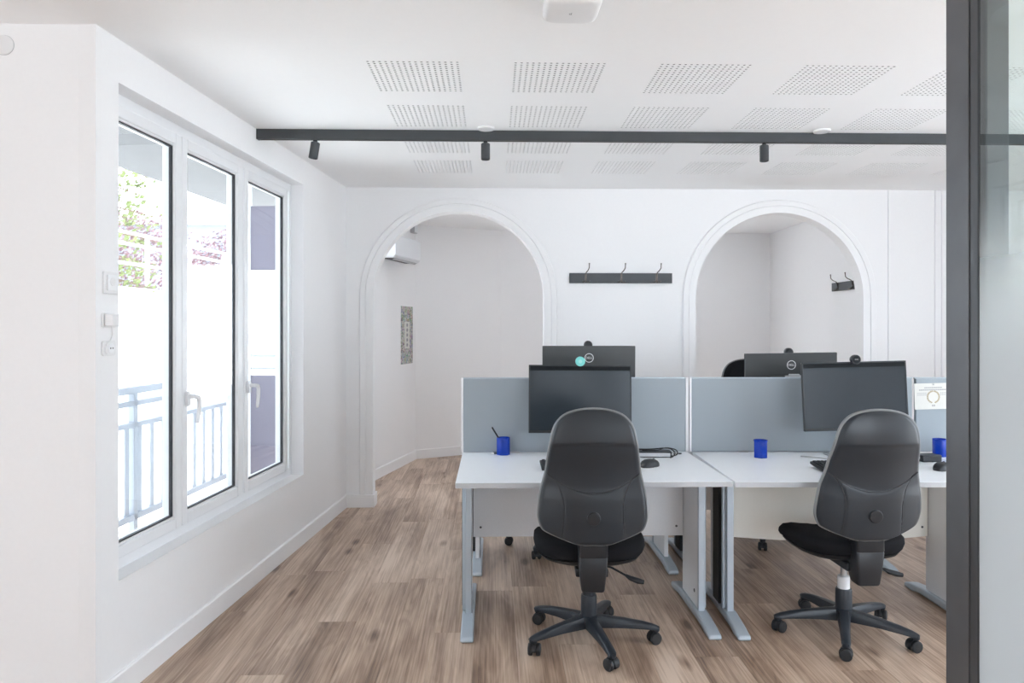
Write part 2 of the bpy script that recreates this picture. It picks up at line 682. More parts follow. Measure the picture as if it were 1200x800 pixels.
def arch_wall(x0, x1, y0, y1):
    b = MB()
    cur = x0
    for cx, r, zc in ARCH:
        b.box(cur, cx - r, y0, y1, 0, ZC)
        n = 40
        pts = [(cx - r * math.cos(PI * k / n), zc + r * math.sin(PI * k / n)) for k in range(n + 1)]
        for k in range(n):
            (xa, za), (xb, zb) = pts[k], pts[k + 1]
            v = [(xa, y0, za), (xb, y0, zb), (xb, y0, ZC), (xa, y0, ZC), (xa, y1, za), (xb, y1, zb), (xb, y1, ZC), (xa, y1, ZC)]
            b.add(v, [(0, 1, 2, 3), (4, 7, 6, 5), (0, 4, 5, 1)])
        cur = cx + r
    b.box(cur, x1, y0, y1, 0, ZC)
    return b


wb = arch_wall(-1.30, ROOM_X1, YB, YB2).build('wall_back', 'wall_paint', smooth=True, angle=25)
tag(wb, kind='structure')

# arch architraves: stepped casing swept round each opening
PROFILE = [(0.0, 0.0), (0.0, -0.013), (0.052, -0.013), (0.056, -0.010), (0.060, -0.019), (0.098, -0.019), (0.104, -0.012), (0.104, 0.0)]
for i, (cx, r, zc) in enumerate(ARCH):
    path = [((-1, 0), (cx - r, 0.0))]
    n = 48
    for k in range(n + 1):
        a = PI - PI * k / n
        path.append(((math.cos(a), math.sin(a)), (cx + r * math.cos(a), zc + r * math.sin(a))))
    path.append(((1, 0), (cx + r, 0.0)))
    b = MB()
    v = []
    f = []
    m_ = len(PROFILE)
    for (nx, nz), (px, pz) in path:
        for (o_, d_) in PROFILE:
            v.append((px + nx * o_, YB + d_, pz + nz * o_))
    for k in range(len(path) - 1):
        for q in range(m_ - 1):
            f.append((k * m_ + q, k * m_ + q + 1, (k + 1) * m_ + q + 1, (k + 1) * m_ + q))
    b.add(v, f)
    tag(b.build('trim_%d' % (i + 1), 'trim_paint', smooth=True, angle=20), kind='structure')
# vertical wall mouldings at the right
for i, (xa, xb) in enumerate(((3.205, 3.218), (3.592, 3.604), (3.648, 3.662))):
    tag(MB().box(xa, xb, YB - 0.012, YB, 0, ZC).build('trim_%d' % (i + 3), 'trim_paint', bevel=0.002), kind='structure')

# the second room behind the arches
tag(MB().prism([(-0.832, 7.98), (-0.95, 8.15), (0.06, 8.62), (0.098, 8.449)], 0, ZC, 'z').build('wall_far_left', 'wall_paint'), kind='structure')
fw = MB().box(0.75, 1.1, 8.62, 8.85, 0, ZC).box(2.0, 3.6, 8.62, 8.85, 0, ZC).box(1.1, 2.0, 8.62, 8.85, 0, 0.6).box(1.1, 2.0, 8.62, 8.85, 2.2, ZC)  # opening added in an unseen stretch to brighten the far room
fw.prism([(0.098, 8.449), (0.05, 8.85), (0.75, 8.85), (0.75, 8.60)], 0, ZC, 'z')
tag(fw.build('wall_far', 'wall_paint'), kind='structure')
portal((1.55, 8.84, 1.4), (0, -1, 0), 0.9, 1.6)
tag(MB().box(3.293, 3.5, YB2, 8.63, 0, ZC).build('wall_far_right', 'wall_paint'), kind='structure')
# side wall of the far room, with an added, unseen opening for daylight
FA = Vector((-1.335, 5.94, 0))
FB = Vector((-0.832, 7.98, 0))
FD = (FB - FA).normalized()
FN = Vector((FD.y, -FD.x, 0))
MF = Matrix(((FD.x, -FN.x, 0, FA.x), (FD.y, -FN.y, 0, FA.y), (0, 0, 1, 0), (0, 0, 0, 1)))
FLEN = (FB - FA).length
q = MB()
q.box(0, 0.12, 0, 0.25, 0, ZC, MF).box(0.80, FLEN, 0, 0.25, 0, ZC, MF).box(0.12, 0.80, 0, 0.25, 0, 0.5, MF).box(0.12, 0.80, 0, 0.25, 2.3, ZC, MF)
tag(q.build('wall_far_side', 'wall_paint'), kind='structure')
portal(MF @ Vector((0.46, 0.24, 1.4)), FN, 0.68, 1.8)

# walls around and behind the camera, with unseen openings added to brighten the room
rb = MB()
yc = ROOM_Y0
for (a, c) in ((1.2, 3.3),):
    rb.box(ROOM_X1, ROOM_X1 + 0.2, yc, a, 0, ZC)
    rb.box(ROOM_X1, ROOM_X1 + 0.2, a, c, 0, 0.12)
    rb.box(ROOM_X1, ROOM_X1 + 0.2, a, c, 2.44, ZC)
    yc = c
    portal((ROOM_X1 + 0.18, (a + c) / 2, 1.28), (-1, 0, 0), c - a, 2.32)
rb.box(ROOM_X1, ROOM_X1 + 0.2, yc, YB2, 0, ZC)
tag(rb.build('wall_right', 'wall_paint'), kind='structure')
sw = MB()
SIDE_OPENINGS = ((-2.3, -0.9),)
SZ0, SZ1 = 0.12, 2.44
yc = ROOM_Y0
for (a, c) in SIDE_OPENINGS:
    sw.box(ROOM_X0 - 0.2, ROOM_X0, yc, a, 0, ZC)
    sw.box(ROOM_X0 - 0.2, ROOM_X0, a, c, 0, SZ0)
    sw.box(ROOM_X0 - 0.2, ROOM_X0, a, c, SZ1, ZC)
    yc = c
    portal((ROOM_X0 - 0.18, (a + c) / 2, (SZ0 + SZ1) / 2), (1, 0, 0), c - a, SZ1 - SZ0)
sw.box(ROOM_X0 - 0.2, ROOM_X0, yc, 2.85, 0, ZC)
tag(sw.build('wall_side', 'wall_paint'), kind='structure')
rw = MB()
REAR_OPENINGS = ((0.9, 3.9),)
RZ0, RZ1 = 0.35, 2.42
xc = ROOM_X0
for (a, c) in REAR_OPENINGS:
    rw.box(xc, a, ROOM_Y0 - 0.25, ROOM_Y0, 0, ZC)
    rw.box(a, c, ROOM_Y0 - 0.25, ROOM_Y0, 0, RZ0)
    rw.box(a, c, ROOM_Y0 - 0.25, ROOM_Y0, RZ1, ZC)
    xc = c
    portal(((a + c) / 2, ROOM_Y0 - 0.2, (RZ0 + RZ1) / 2), (0, 1, 0), c - a, RZ1 - RZ0)
rw.box(xc, ROOM_X1, ROOM_Y0 - 0.25, ROOM_Y0, 0, ZC)
tag(rw.build('wall_rear', 'wall_paint'), kind='structure')

# baseboards
BH, BT = 0.10, 0.013


def base_prof(b, x0, x1, M):
    b.prism([(0, 0), (-BT, 0), (-BT, BH - 0.006), (-BT + 0.006, BH), (0, BH)], x0, x1, 'x', M)


b = MB()
base_prof(b, -BT, WLEN - 0.01, MW)
tag(b.build('baseboard_left', 'trim_paint'), kind='structure')
tag(MB().box(-4.0, -1.445, 2.735 - BT, 2.735, 0, BH).build('baseboard_return', 'trim_paint', bevel=0.003), kind='structure')
b = MB()
b.box(-1.17, -0.935, YB - 0.032, YB, 0, BH).box(-0.951, -0.935, YB, YB2, 0, BH)
b.box(0.42, 1.63, YB - 0.032, YB, 0, BH).box(3.0, ROOM_X1, YB - 0.032, YB, 0, BH)
tag(b.build('baseboard_back', 'trim_paint', bevel=0.003), kind='structure')
b = MB()
base_prof(b, 0, FLEN, MF)
tag(b.build('baseboard_far_side', 'trim_paint'), kind='structure')
GA = Vector((-0.832, 7.98, 0))
GD = (Vector((0.098, 8.449, 0)) - GA)
GL = GD.length
GD.normalize()
GN = Vector((GD.y, -GD.x, 0))
MG = Matrix(((GD.x, -GN.x, 0, GA.x), (GD.y, -GN.y, 0, GA.y), (0, 0, 1, 0), (0, 0, 0, 1)))
b = MB()
base_prof(b, 0, GL, MG)
tag(b.build('baseboard_far_left', 'trim_paint'), kind='structure')
tag(MB().box(0.9, 3.293, 8.62 - BT, 8.62, 0, BH).build('baseboard_far', 'trim_paint', bevel=0.003), kind='structure')

# ------------------------------------------------------------------ the window
win = thing('window_1', (0, 0, 0), 'white three-leaf window in a deep recess of the left wall', None, kind='structure')
FR0, FR1 = 0.08, 0.15                    # frame depth range outward of the wall face


def rect_ring(b, s0, s1, z0, z1, w, d0, d1, M, wb_=None, wt=None):
    wb_ = w if wb_ is None else wb_
    wt = w if wt is None else wt
    b.box(s0, s0 + w, d0, d1, z0, z1, M)
    b.box(s1 - w, s1, d0, d1, z0, z1, M)
    b.box(s0 + w, s1 - w, d0, d1, z0, z0 + wb_, M)
    b.box(s0 + w, s1 - w, d0, d1, z1 - wt, z1, M)


b = MB()
rect_ring(b, S0, S1, Z0, Z1, 0.045, FR0, FR1, MW, 0.058, 0.055)
b.box(0.742, 0.760, FR0 + 0.004, FR1, Z0 + 0.045, Z1 - 0.045, MW).box(1.392, 1.446, FR0 + 0.001, FR1, Z0 + 0.045, Z1 - 0.045, MW)
b.build('window_frame', 'upvc', win, bevel=0.004)
MB().box(S0, S1, 0.0, FR0, Z0 - 0.001, Z0 + 0.004, MW).build('window_sill', 'trim_paint', win)
leaves = [(S0 + 0.035, 0.7505), (0.7535, 1.402), (1.438, 2.098)]
for i, (a, c) in enumerate(leaves):
    z0, z1 = Z0 + 0.048, Z1 - 0.046
    w = 0.052
    b = MB()
    rect_ring(b, a, c, z0, z1, w, FR0 - 0.008, FR1 - 0.012, MW)
    sash = b.build('window_sash', 'upvc', win, bevel=0.006)
    b = MB()
    rect_ring(b, a + w - 0.004, c - w + 0.004, z0 + w - 0.004, z1 - w + 0.004, 0.013, FR0 - 0.001, FR1 - 0.016, MW)
    b.build('glazing_bead', 'upvc', sash, bevel=0.003)
    b = MB()
    rect_ring(b, a + w + 0.010, c - w - 0.010, z0 + w + 0.010, z1 - w - 0.010, 0.005, FR0 + 0.004, FR0 + 0.020, MW)
    b.build('glazing_seal', 'seal_black', sash)
    MB().box(a + w + 0.008, c - w - 0.008, FR0 + 0.009, FR0 + 0.012, z0 + w + 0.008, z1 - w - 0.008, MW).build('pane', 'window_glass', sash)
    if i:
        hs = a + 0.026
        b = MB()
        b.prism(rrect(hs - 0.014, hs + 0.014, 1.055, 1.125, 0.012), FR0 - 0.028, FR0 - 0.015, 'y', MW)
        b.tube([(hs, FR0 - 0.02, 1.10), (hs, FR0 - 0.06, 1.10), (hs + 0.012, FR0 - 0.066, 1.098), (hs + 0.022, FR0 - 0.066, 1.08), (hs + 0.020, FR0 - 0.066, 1.03), (hs + 0.006, FR0 - 0.066, 0.975)],
               [0.010, 0.010, 0.011, 0.011, 0.010, 0.008], 8, MW)
        b.build('window_handle', 'white_plastic', sash, smooth=True)

# ------------------------------------------------------------------ glass partition at the right
gp = thing('glass_partition', (1.058, 1.63, 0), 'glass partition with anthracite steel post and frosted film at right edge', 'partition')


def gpb(b, name, mat, **k):
    o = b.build(name, mat, gp, **k)
    return o


gpb(MB().box(0.0, 0.072, -0.026, 0.055, 0, ZC), 'post', 'post_metal', bevel=0.0015)
gpb(MB().box(0.0025, 0.072, -0.054, -0.0275, 0, ZC), 'stile', 'post_metal_edge', bevel=0.0015)
gpb(MB().box(0.0022, 0.018, -0.0575, -0.054, 0.0, ZC), 'seal', 'seal_black')
gpb(MB().box(0.004, 0.012, -2.0, -0.056, 0.06, ZC - 0.04), 'pane', 'partition_glass')
gpb(MB().box(0.0030, 0.0036, -2.0, -0.0585, 0.06, 1.88), 'frosted_film', 'frosted_film')
gpb(MB().box(0.0, 0.05, -2.0, -0.054, 0, 0.06), 'bottom_rail', 'post_metal', bevel=0.0015)
gpb(MB().box(0.0, 0.05, -2.0, -0.054, ZC - 0.04, ZC), 'top_rail', 'post_metal', bevel=0.0015)
gpb(MB().box(0.0, 0.072, -2.08, -2.0, 0, ZC), 'end_post', 'post_metal', bevel=0.0015)

# ------------------------------------------------------------------ ceiling fittings
TRY = 4.165
trk = thing('lighting_track', (0, TRY, ZC), 'long anthracite lighting track spanning the white ceiling', 'track')
MB().box(-1.318, 4.55, -0.018, 0.018, -0.056, 0.0).build('rail', 'anthracite', trk, bevel=0.0015)
MB().box(-1.30, 4.54, -0.007, 0.007, -0.0575, -0.0561).build('slot', 'seal_black', trk)
MB().box(-1.322, -1.3165, -0.019, 0.019, -0.057, -0.0).build('end_cap', 'black_plastic', trk)


def spot(x, tilt, spin, label):
    t = thing('track_spotlight', (x, TRY, ZC - 0.058), label, 'spotlight', 'spotlights on the track')
    MB().lathe([(0.012, 0.0), (0.012, -0.012), (0.006, -0.014), (0.006, -0.030)], 14).build('mount', 'black_plastic', t, smooth=True)
    M = Matrix.Translation((0, 0, -0.024)) @ Matrix.Rotation(spin, 4, 'Z') @ Matrix.Rotation(tilt, 4, 'Y')
    b = MB().lathe([(0.022, 0.012), (0.0255, 0.009), (0.0255, -0.078), (0.0235, -0.080), (0.0215, -0.079), (0.019, -0.060)], 28, M)
    h = b.build('lamp_housing', 'anthracite', t, smooth=True)
    MB().lathe([(0.019, -0.061), (0.012, -0.064), (0.004, -0.0655)], 20, M).build('lens', 'lens_glass', h, smooth=True)


spot(-0.998, 0.16, 0.0, 'black track spotlight nearest the window, tipped slightly sideways')
spot(-0.039, 0.0, 0.0, 'black track spotlight hanging above the left arch')
spot(1.557, 0.0, 0.0, 'black track spotlight between the two arches, right of the coat rack')
spot(2.95, 0.1, 0.4, 'black track spotlight farthest right, behind the steel post')

for (x, lab) in ((-0.035, 'flat white ceiling disc against the track at the middle spotlight'), (1.86, 'flat white ceiling disc against the track right of the right-hand spotlight')):
    t = thing('ceiling_disc', (x, 4.096, ZC), lab, 'ceiling disc', 'round ceiling discs')
    MB().lathe([(0.048, 0.0), (0.048, -0.006), (0.045, -0.010), (0.036, -0.010)], 32).build('rim', 'white_plastic', t, smooth=True)
    MB().lathe([(0.035, -0.004), (0.035, -0.008), (0.02, -0.0085)], 32).build('cover', 'ceiling_paint', t, smooth=True)

ap = thing('ceiling_device', (0.268, 2.475, ZC), 'white rounded box with a small emblem on the ceiling', 'ceiling device')
b = MB()
o_ = []
for (ins, z) in ((0.006, 0.0), (0.0, -0.012), (0.0, -0.034), (0.006, -0.046), (0.018, -0.052)):
    o_.append([(p[0], p[1], z) for p in rrect(-0.095 + ins, 0.095 - ins, -0.095 + ins, 0.095 - ins, 0.034, 7)])
nn = len(o_[0])
v = [p for ring in o_ for p in ring]
f = [(i * nn + k, i * nn + (k + 1) % nn, (i + 1) * nn + (k + 1) % nn, (i + 1) * nn + k) for i in range(len(o_) - 1) for k in range(nn)]
f.append(tuple((len(o_) - 1) * nn + k for k in range(nn)))
f.append(tuple(range(nn)))
b.add(v, f)
b.build('housing', 'white_plastic', ap, smooth=True, angle=60)
text_mesh('logo', 'd', 0.022, 'grey_print', ap, (-0.004, 0.0, -0.0523), (PI, 0, 0))

# ------------------------------------------------------------------ wall fittings
wc = thing('round_wall_plate', (-1.787, 2.735, 2.461), 'round white blanking cap high on the far left wall', 'wall cap')
Mx = Matrix.Rotation(PI / 2, 4, 'X')
MB().lathe([(0.0372, 0.0), (0.0372, 0.0012), (0.0362, 0.0014)], 36, Mx).build('gap_ring', 'junction_grey', wc, smooth=True)  # added grey ring in place of the dark gap around the cap
MB().lathe([(0.036, 0.0), (0.036, 0.004), (0.033, 0.006), (0.0, 0.0065)], 36, Mx).build('cap', 'white_plastic', wc, smooth=True)

th_ = thing('wall_thermostat', tuple(MW @ Vector((0.080, 0, 1.596))), 'square white wall switch plate above the sockets beside the window', 'switch')
MI = MW.to_3x3().to_4x4()
MB().prism(rrect(-0.044, 0.044, -0.042, 0.042, 0.005), -0.010, 0.0, 'y', MI).build('plate', 'white_plastic', th_, bevel=0.002)
MB().prism(rrect(-0.030, 0.030, -0.030, 0.030, 0.004), -0.015, -0.010, 'y', MI).build('rocker', 'upvc', th_, bevel=0.0015)
MB().prism(circ(0.0, 0.004, 0.016, 20), -0.017, -0.015, 'y', MI).build('dial', 'white_plastic', th_)

so = thing('wall_socket_pair', tuple(MW @ Vector((0.070, 0, 1.40))), 'pair of white wall sockets with a plugged charger and cable beside the window', 'socket')
for zc in (0.055, -0.050):
    p = MB().prism(rrect(-0.040, 0.040, zc - 0.028, zc + 0.028, 0.010), -0.008, 0.0, 'y', MI).build('socket_plate', 'white_plastic', so, bevel=0.002)
    MB().prism(circ(0.012, zc, 0.019, 20), -0.0095, -0.008, 'y', MI).build('socket_face', 'upvc', p)
    MB().prism(circ(0.005, zc, 0.003, 8), -0.0102, -0.0095, 'y', MI).prism(circ(0.019, zc, 0.003, 8), -0.0102, -0.0095, 'y', MI).build('socket_holes', 'seal_black', p)
MB().box(-0.035, 0.004, -0.045, -0.010, 0.032, 0.078, MI).build('charger', 'white_plastic', so, bevel=0.004)
MB().tube([(-0.02, -0.03, 0.034), (-0.018, -0.03, 0.018), (-0.004, -0.022, 0.0), (-0.008, -0.018, -0.018), (-0.03, -0.016, -0.035), (-0.034, -0.014, -0.06), (-0.02, -0.012, -0.072)], 0.0026, 8, MI).build('cable', 'white_plastic', so, smooth=True)


def coat_rack(loc, rz, label):
    t = thing('coat_rack', loc, label, 'coat rack', 'coat racks', rz)
    MB().box(-0.413, 0.413, -0.020, 0.0, -0.040, 0.040).build('board', 'anthracite', t, bevel=0.002)
    for hx in (-0.283, 0.003, 0.287):
        b = MB()
        b.box(hx - 0.008, hx + 0.008, -0.024, -0.020, -0.030, 0.034)
        b.tube([(hx, -0.026, 0.0), (hx, -0.026, 0.030), (hx + 0.003, -0.040, 0.045), (hx + 0.012, -0.075, 0.058), (hx + 0.018, -0.096, 0.075), (hx + 0.019, -0.100, 0.105)], 0.0042, 8)
        b.lathe([(0.003, -0.005), (0.0062, -0.002), (0.0062, 0.003), (0.003, 0.006)], 10, Matrix.Translation((hx + 0.019, -0.100, 0.108)))
        for s in (-1, 1):
            b.tube([(hx, -0.024, -0.014), (hx + s * 0.006, -0.032, -0.032), (hx + s * 0.018, -0.046, -0.038), (hx + s * 0.028, -0.052, -0.024)], 0.0036, 6)
        b.build('hook', 'hook_metal', t, smooth=True)
    return t


coat_rack((1.029, YB, 1.821), 0.0, 'dark coat rack with three hooks on the white wall between the arches')
coat_rack((3.293, 6.585, 1.812), -PI / 2, 'dark coat rack glimpsed through the right arch on the far room wall')

# air conditioner, junction box and poster on the far room's side wall
def mf_s(y):
    return (y - FA.y) / FD.y


AC0, AC1 = mf_s(6.86), mf_s(7.53)
ac = thing('air_conditioner', tuple(MF @ Vector(((AC0 + AC1) / 2, 0, 2.08))), 'white wall air conditioner seen through the left arch', 'air conditioner')
MFR = MF.to_3x3().to_4x4()
hl = (AC1 - AC0) / 2
MB().prism([(0, 0.0), (-0.195, 0.0), (-0.222, 0.022), (-0.222, 0.205), (-0.20, 0.215), (0, 0.215)], -hl, hl, 'x', MFR).build('casing', 'ac_white', ac, bevel=0.004)
MB().box(-hl + 0.03, hl - 0.03, -0.2235, -0.222, 0.045, 0.195, MFR).build('front_panel', 'ac_white', ac, bevel=0.0006)
MB().box(-hl + 0.02, hl - 0.02, -0.20, -0.045, -0.005, 0.0, MFR).build('outlet_frame', 'ac_white', ac, bevel=0.001)
MB().box(-hl + 0.035, hl - 0.025, -0.190, -0.065, -0.0065, -0.005, MFR).build('air_outlet', 'seal_black', ac)
for yy in (-0.172,):
    MB().prism([(yy, -0.020), (yy - 0.022, -0.0066), (yy - 0.019, -0.0066), (yy + 0.003, -0.020)], -hl + 0.05, hl - 0.04, 'x', MFR).build('louvre', 'junction_grey', ac)

jb = thing('junction_box', tuple(MF @ Vector((mf_s(7.86), 0, 2.43))), 'small grey box in the corner above the air conditioner', 'box')
MB().box(-0.05, 0.05, -0.05, 0, 0, 0.10, MFR).build('body', 'junction_grey', jb, bevel=0.004)
MB().box(-0.045, 0.045, -0.053, -0.05, 0.006, 0.094, MFR).build('lid', 'ac_white', jb, bevel=0.001)

P0, P1 = mf_s(7.55), mf_s(7.885)
po = thing('poster', tuple(MF @ Vector(((P0 + P1) / 2, 0, 1.345))), 'narrow collage poster with a white lettered centre beyond the left arch', 'poster')
hw = (P1 - P0) / 2
MB().box(-hw, hw, -0.003, 0, -0.30, 0.30, MFR).build('sheet', 'poster_print', po)
MB().box(-0.075, 0.075, -0.0036, -0.003, -0.14, 0.14, MFR).build('title_panel', 'paper', po)
b = MB()
for k in range(5):
    zc = 0.105 - k * 0.052
    b.prism(circ(0.0, zc, 0.020, 12), -0.0042, -0.0036, 'y', MFR)
    b.box(-0.012, 0.03, -0.0044, -0.0036, zc - 0.004, zc + 0.004, MFR)
b.build('lettering', 'grey_print', po)

# ------------------------------------------------------------------ desks
DH = 0.73


def desk_leg(parent, xin, xout, direction):
    """one end leg. xin..xout: panel thickness range; foot sits under it. direction +1: front is -y"""
    xm = (xin + xout) / 2
    leg = bpy.data.objects.new('leg', None)
    COL.objects.link(leg)
    leg.parent = parent
    leg.location = (xm, 0, 0)
    pts = [(0.020, 0.006), (0.030, 0.0), (0.10, 0.0), (0.16, 0.012), (0.60, 0.012), (0.66, 0.0), (0.735, 0.0), (0.745, 0.006), (0.742, 0.024), (0.70, 0.036), (0.58, 0.050), (0.24, 0.050), (0.10, 0.034), (0.03, 0.022)]
    MB().prism(pts, -0.030, 0.030, 'x').build('foot', 'silver_paint', leg, bevel=0.008, seg=3)
    MB().box(-0.012, 0.012, 0.265, 0.56, 0.048, DH - 0.0255).build('side_panel', 'panel_grey', leg, bevel=0.0015)
    MB().box(-0.016, 0.016, 0.245, 0.265, 0.046, DH - 0.0255).build('front_edge', 'silver_paint', leg, bevel=0.003)
    s = 1 if xout > xin else -1
    MB().box(s * 0.013, s * 0.034, 0.33, 0.44, 0.055, DH - 0.026).build('cable_trunk', 'black_trunk', leg, bevel=0.003)
    MB().box(s * 0.013, s * 0.030, 0.275, 0.30, 0.052, DH - 0.026).build('column', 'silver_paint', leg, bevel=0.003)
    MB().lathe([(0.009, 0), (0.008, 0.003)], 14, Matrix.Translation((-s * 0.012, 0.33, 0.12)) @ Matrix.Rotation(-s * PI / 2, 4, 'Y')).build('bolt_cap', 'bolt', leg)
    return leg


def desk(loc, rz, label, group, W=1.258, D=0.795, curved=False):
    """local: x 0..W, front edge at y=0, back at y=D"""
    t = thing('desk', loc, label, 'desk', group, rz)
    top = MB().box(0, W, 0, D, DH - 0.0245, DH).build('desk_top', 'desk_white', t, bevel=0.0015)
    MB().box(0.001, W - 0.001, -0.0012, 0.0, DH - 0.0235, DH - 0.001).build('edge_band', 'desk_edge', top)
    desk_leg(t, 0.062, 0.038, 1)
    desk_leg(t, W - 0.086, W - 0.062, 1)
    if not curved:
        mp = MB().box(0.066, W - 0.09, 0.535, 0.553, 0.335, DH - 0.0255).build('modesty_panel', 'panel_grey', t, bevel=0.001)
        yf = [0.535, 0.535]
    else:
        n = 20
        pts = []
        x0, x1 = 0.066, W - 0.09
        for k in range(n + 1):
            u = k / n
            pts.append((x0 + (x1 - x0) * u, 0.535 - 0.10 * math.sin(PI * u)))
        back = [(p[0], p[1] + 0.016) for p in reversed(pts)]
        mp = MB().prism(pts + back, 0.335, DH - 0.0255, 'z').build('modesty_panel', 'modesty_warm_lit', t, smooth=True)
        yf = [0.525, 0.525]
    for xx, yy in ((0.105, yf[0]), (W - 0.125, yf[1])):
        MB().lathe([(0.0062, 0), (0.0055, 0.003), (0.002, 0.0036)], 12, Matrix.Translation((xx, yy, 0.385)) @ Matrix.Rotation(PI / 2, 4, 'X')).build('bolt', 'bolt', mp)
    return t


D1 = desk((-0.166, 3.298, 0), 0.0, 'white desk at the left with a blue pen cup and docking station', 'white desks in front of the dividers')
D2 = desk((1.098, 3.288, 0), -0.030, 'white desk in the middle of the front row, right chair pushed in', 'white desks in front of the dividers', curved=True)
D3 = desk((2.362, 3.225, 0), -0.030, 'white desk mostly hidden behind the steel post', 'white desks in front of the dividers')
RD1 = desk((1.095, 4.945, 0), PI, 'white desk behind the left divider, legs glimpsed underneath', 'white desks behind the dividers')
RD2 = desk((2.368, 4.915, 0), PI, 'white desk behind the right divider under the rear monitor', 'white desks behind the dividers')


def divider(loc, rz, W, label, post_left=True, post_right=False):
    t = thing('desk_divider', loc, label, 'divider', 'grey fabric desk dividers', rz)
    MB().box(0.010, W - 0.010, 0.0, 0.024, 0.0, 0.412).build('fabric_panel', 'divider_fabric', t, bevel=0.003)
    MB().box(0.004, W - 0.004, 0.003, 0.021, 0.409, 0.417).build('top_trim', 'silver_paint', t, bevel=0.002)
    if post_left:
        MB().box(0.0, 0.010, -0.001, 0.025, -0.0, 0.415).build('edge_post', 'white_plastic', t, bevel=0.002)
    if post_right:
        MB().box(W - 0.018, W - 0.002, -0.004, 0.025, 0.0, 0.418).build('edge_post', 'white_plastic', t, bevel=0.002)
    for xx in (0.30, W - 0.30):
        MB().box(xx - 0.025, xx + 0.025, -0.012, 0.03, 0.0, 0.006).build('clamp', 'steel', t, bevel=0.001)
    return t


divider((-0.172, 4.100, DH), 0.0, 1.277, 'pale grey desk divider at the left behind the pen cup with a pen', True, True)
divider((1.107, 4.088, DH), -0.022, 1.26, 'grey desk divider in the middle behind the tilted monitor')
divider((2.368, 4.058, DH), -0.022, 1.26, 'grey desk divider at the right carrying the certificate', False, True)


# ------------------------------------------------------------------ office chair
OUT = [(0.0, 0.0), (0.058, 0.0), (0.122, 0.018), (0.196, 0.045), (0.219, 0.063), (0.2325, 0.108), (0.229, 0.171), (0.219, 0.235), (0.203, 0.298), (0.1925, 0.370), (0.184, 0.424), (0.170, 0.487), (0.151, 0.523), (0.120, 0.551), (0.070, 0.569), (0.0, 0.5765)]


def catmull(P, n=8):
    r = []
    Q = [(-P[1][0], P[1][1])] + P + [(-P[-2][0], P[-2][1])]
    for i in range(1, len(Q) - 2):
        p0, p1, p2, p3 = Q[i - 1], Q[i], Q[i + 1], Q[i + 2]
        for k in range(n):
            t = k / n
            r.append(tuple(0.5 * (2 * p1[j] + (p2[j] - p0[j]) * t + (2 * p0[j] - 5 * p1[j] + 4 * p2[j] - p3[j]) * t * t + (3 * p1[j] - p0[j] - 3 * p2[j] + p3[j]) * t ** 3) for j in (0, 1)))
    r.append(P[-1])
    return r


OUTC = catmull(OUT)
BHT = 0.5765


def half_w(z):
    for i in range(len(OUTC) - 1):
        a, c = OUTC[i], OUTC[i + 1]
        if a[1] <= z <= c[1] and c[1] > a[1]:
            return a[0] + (c[0] - a[0]) * (z - a[1]) / (c[1] - a[1])
    return 0.0


def sstep(a, c, x):
    t = min(1, max(0, (x - a) / (c - a)))
    return t * t * (3 - 2 * t)


BPROF = [(-0.05, -0.004), (0.0, -0.008), (0.10, -0.013), (0.19, -0.010), (0.25, -0.003), (0.33, -0.008), (0.42, -0.024), (0.48, -0.022), (0.53, -0.011), (0.58, 0.010), (0.63, 0.04)]


def rear_y(x, z):
    P = BPROF
    y = P[-1][1]
    for i in range(1, len(P) - 2):
        if z <= P[i + 1][0]:
            t = max(0.0, (z - P[i][0]) / (P[i + 1][0] - P[i][0]))
            p0, p1, p2, p3 = P[i - 1][1], P[i][1], P[i + 1][1], P[i + 2][1]
            y = 0.5 * (2 * p1 + (p2 - p0) * t + (2 * p0 - 5 * p1 + 4 * p2 - p3) * t * t + (3 * p1 - p0 - 3 * p2 + p3) * t ** 3)
            break
    return y + 0.95 * x * x


def wing_x(z):
    zz = (z - 0.155) / 0.15
    return 0.125 + 0.062 * max(0.0, zz) ** 2 + 0.014 * max(0.0, -zz) ** 2


def relief(x, z):
    """forward (+) = recessed, seen from behind"""
    w = max(half_w(z), 1e-3)
    za = 0.424 + 0.012 * (1 - (x / 0.2) ** 2)           # upper panel line
    zb = 0.222 + 0.078 * (x / 0.2) ** 2                 # smile line
    up = sstep(za - 0.010, za + 0.004, z)
    mid = sstep(zb - 0.002, zb + 0.006, z) * (1 - up)
    r = 0.0045 * mid
    r += 0.004 * math.exp(-((z - zb) / 0.0028) ** 2)
    # side wing seams
    xs_ = wing_x(z)
    if z < zb + 0.02:
        fade = 1 - sstep(zb - 0.002, zb + 0.012, z)
        r += 0.0042 * math.exp(-((abs(x) - xs_) / 0.003) ** 2) * fade
        r += 0.0030 * sstep(xs_, xs_ + 0.006, abs(x)) * fade
    return r


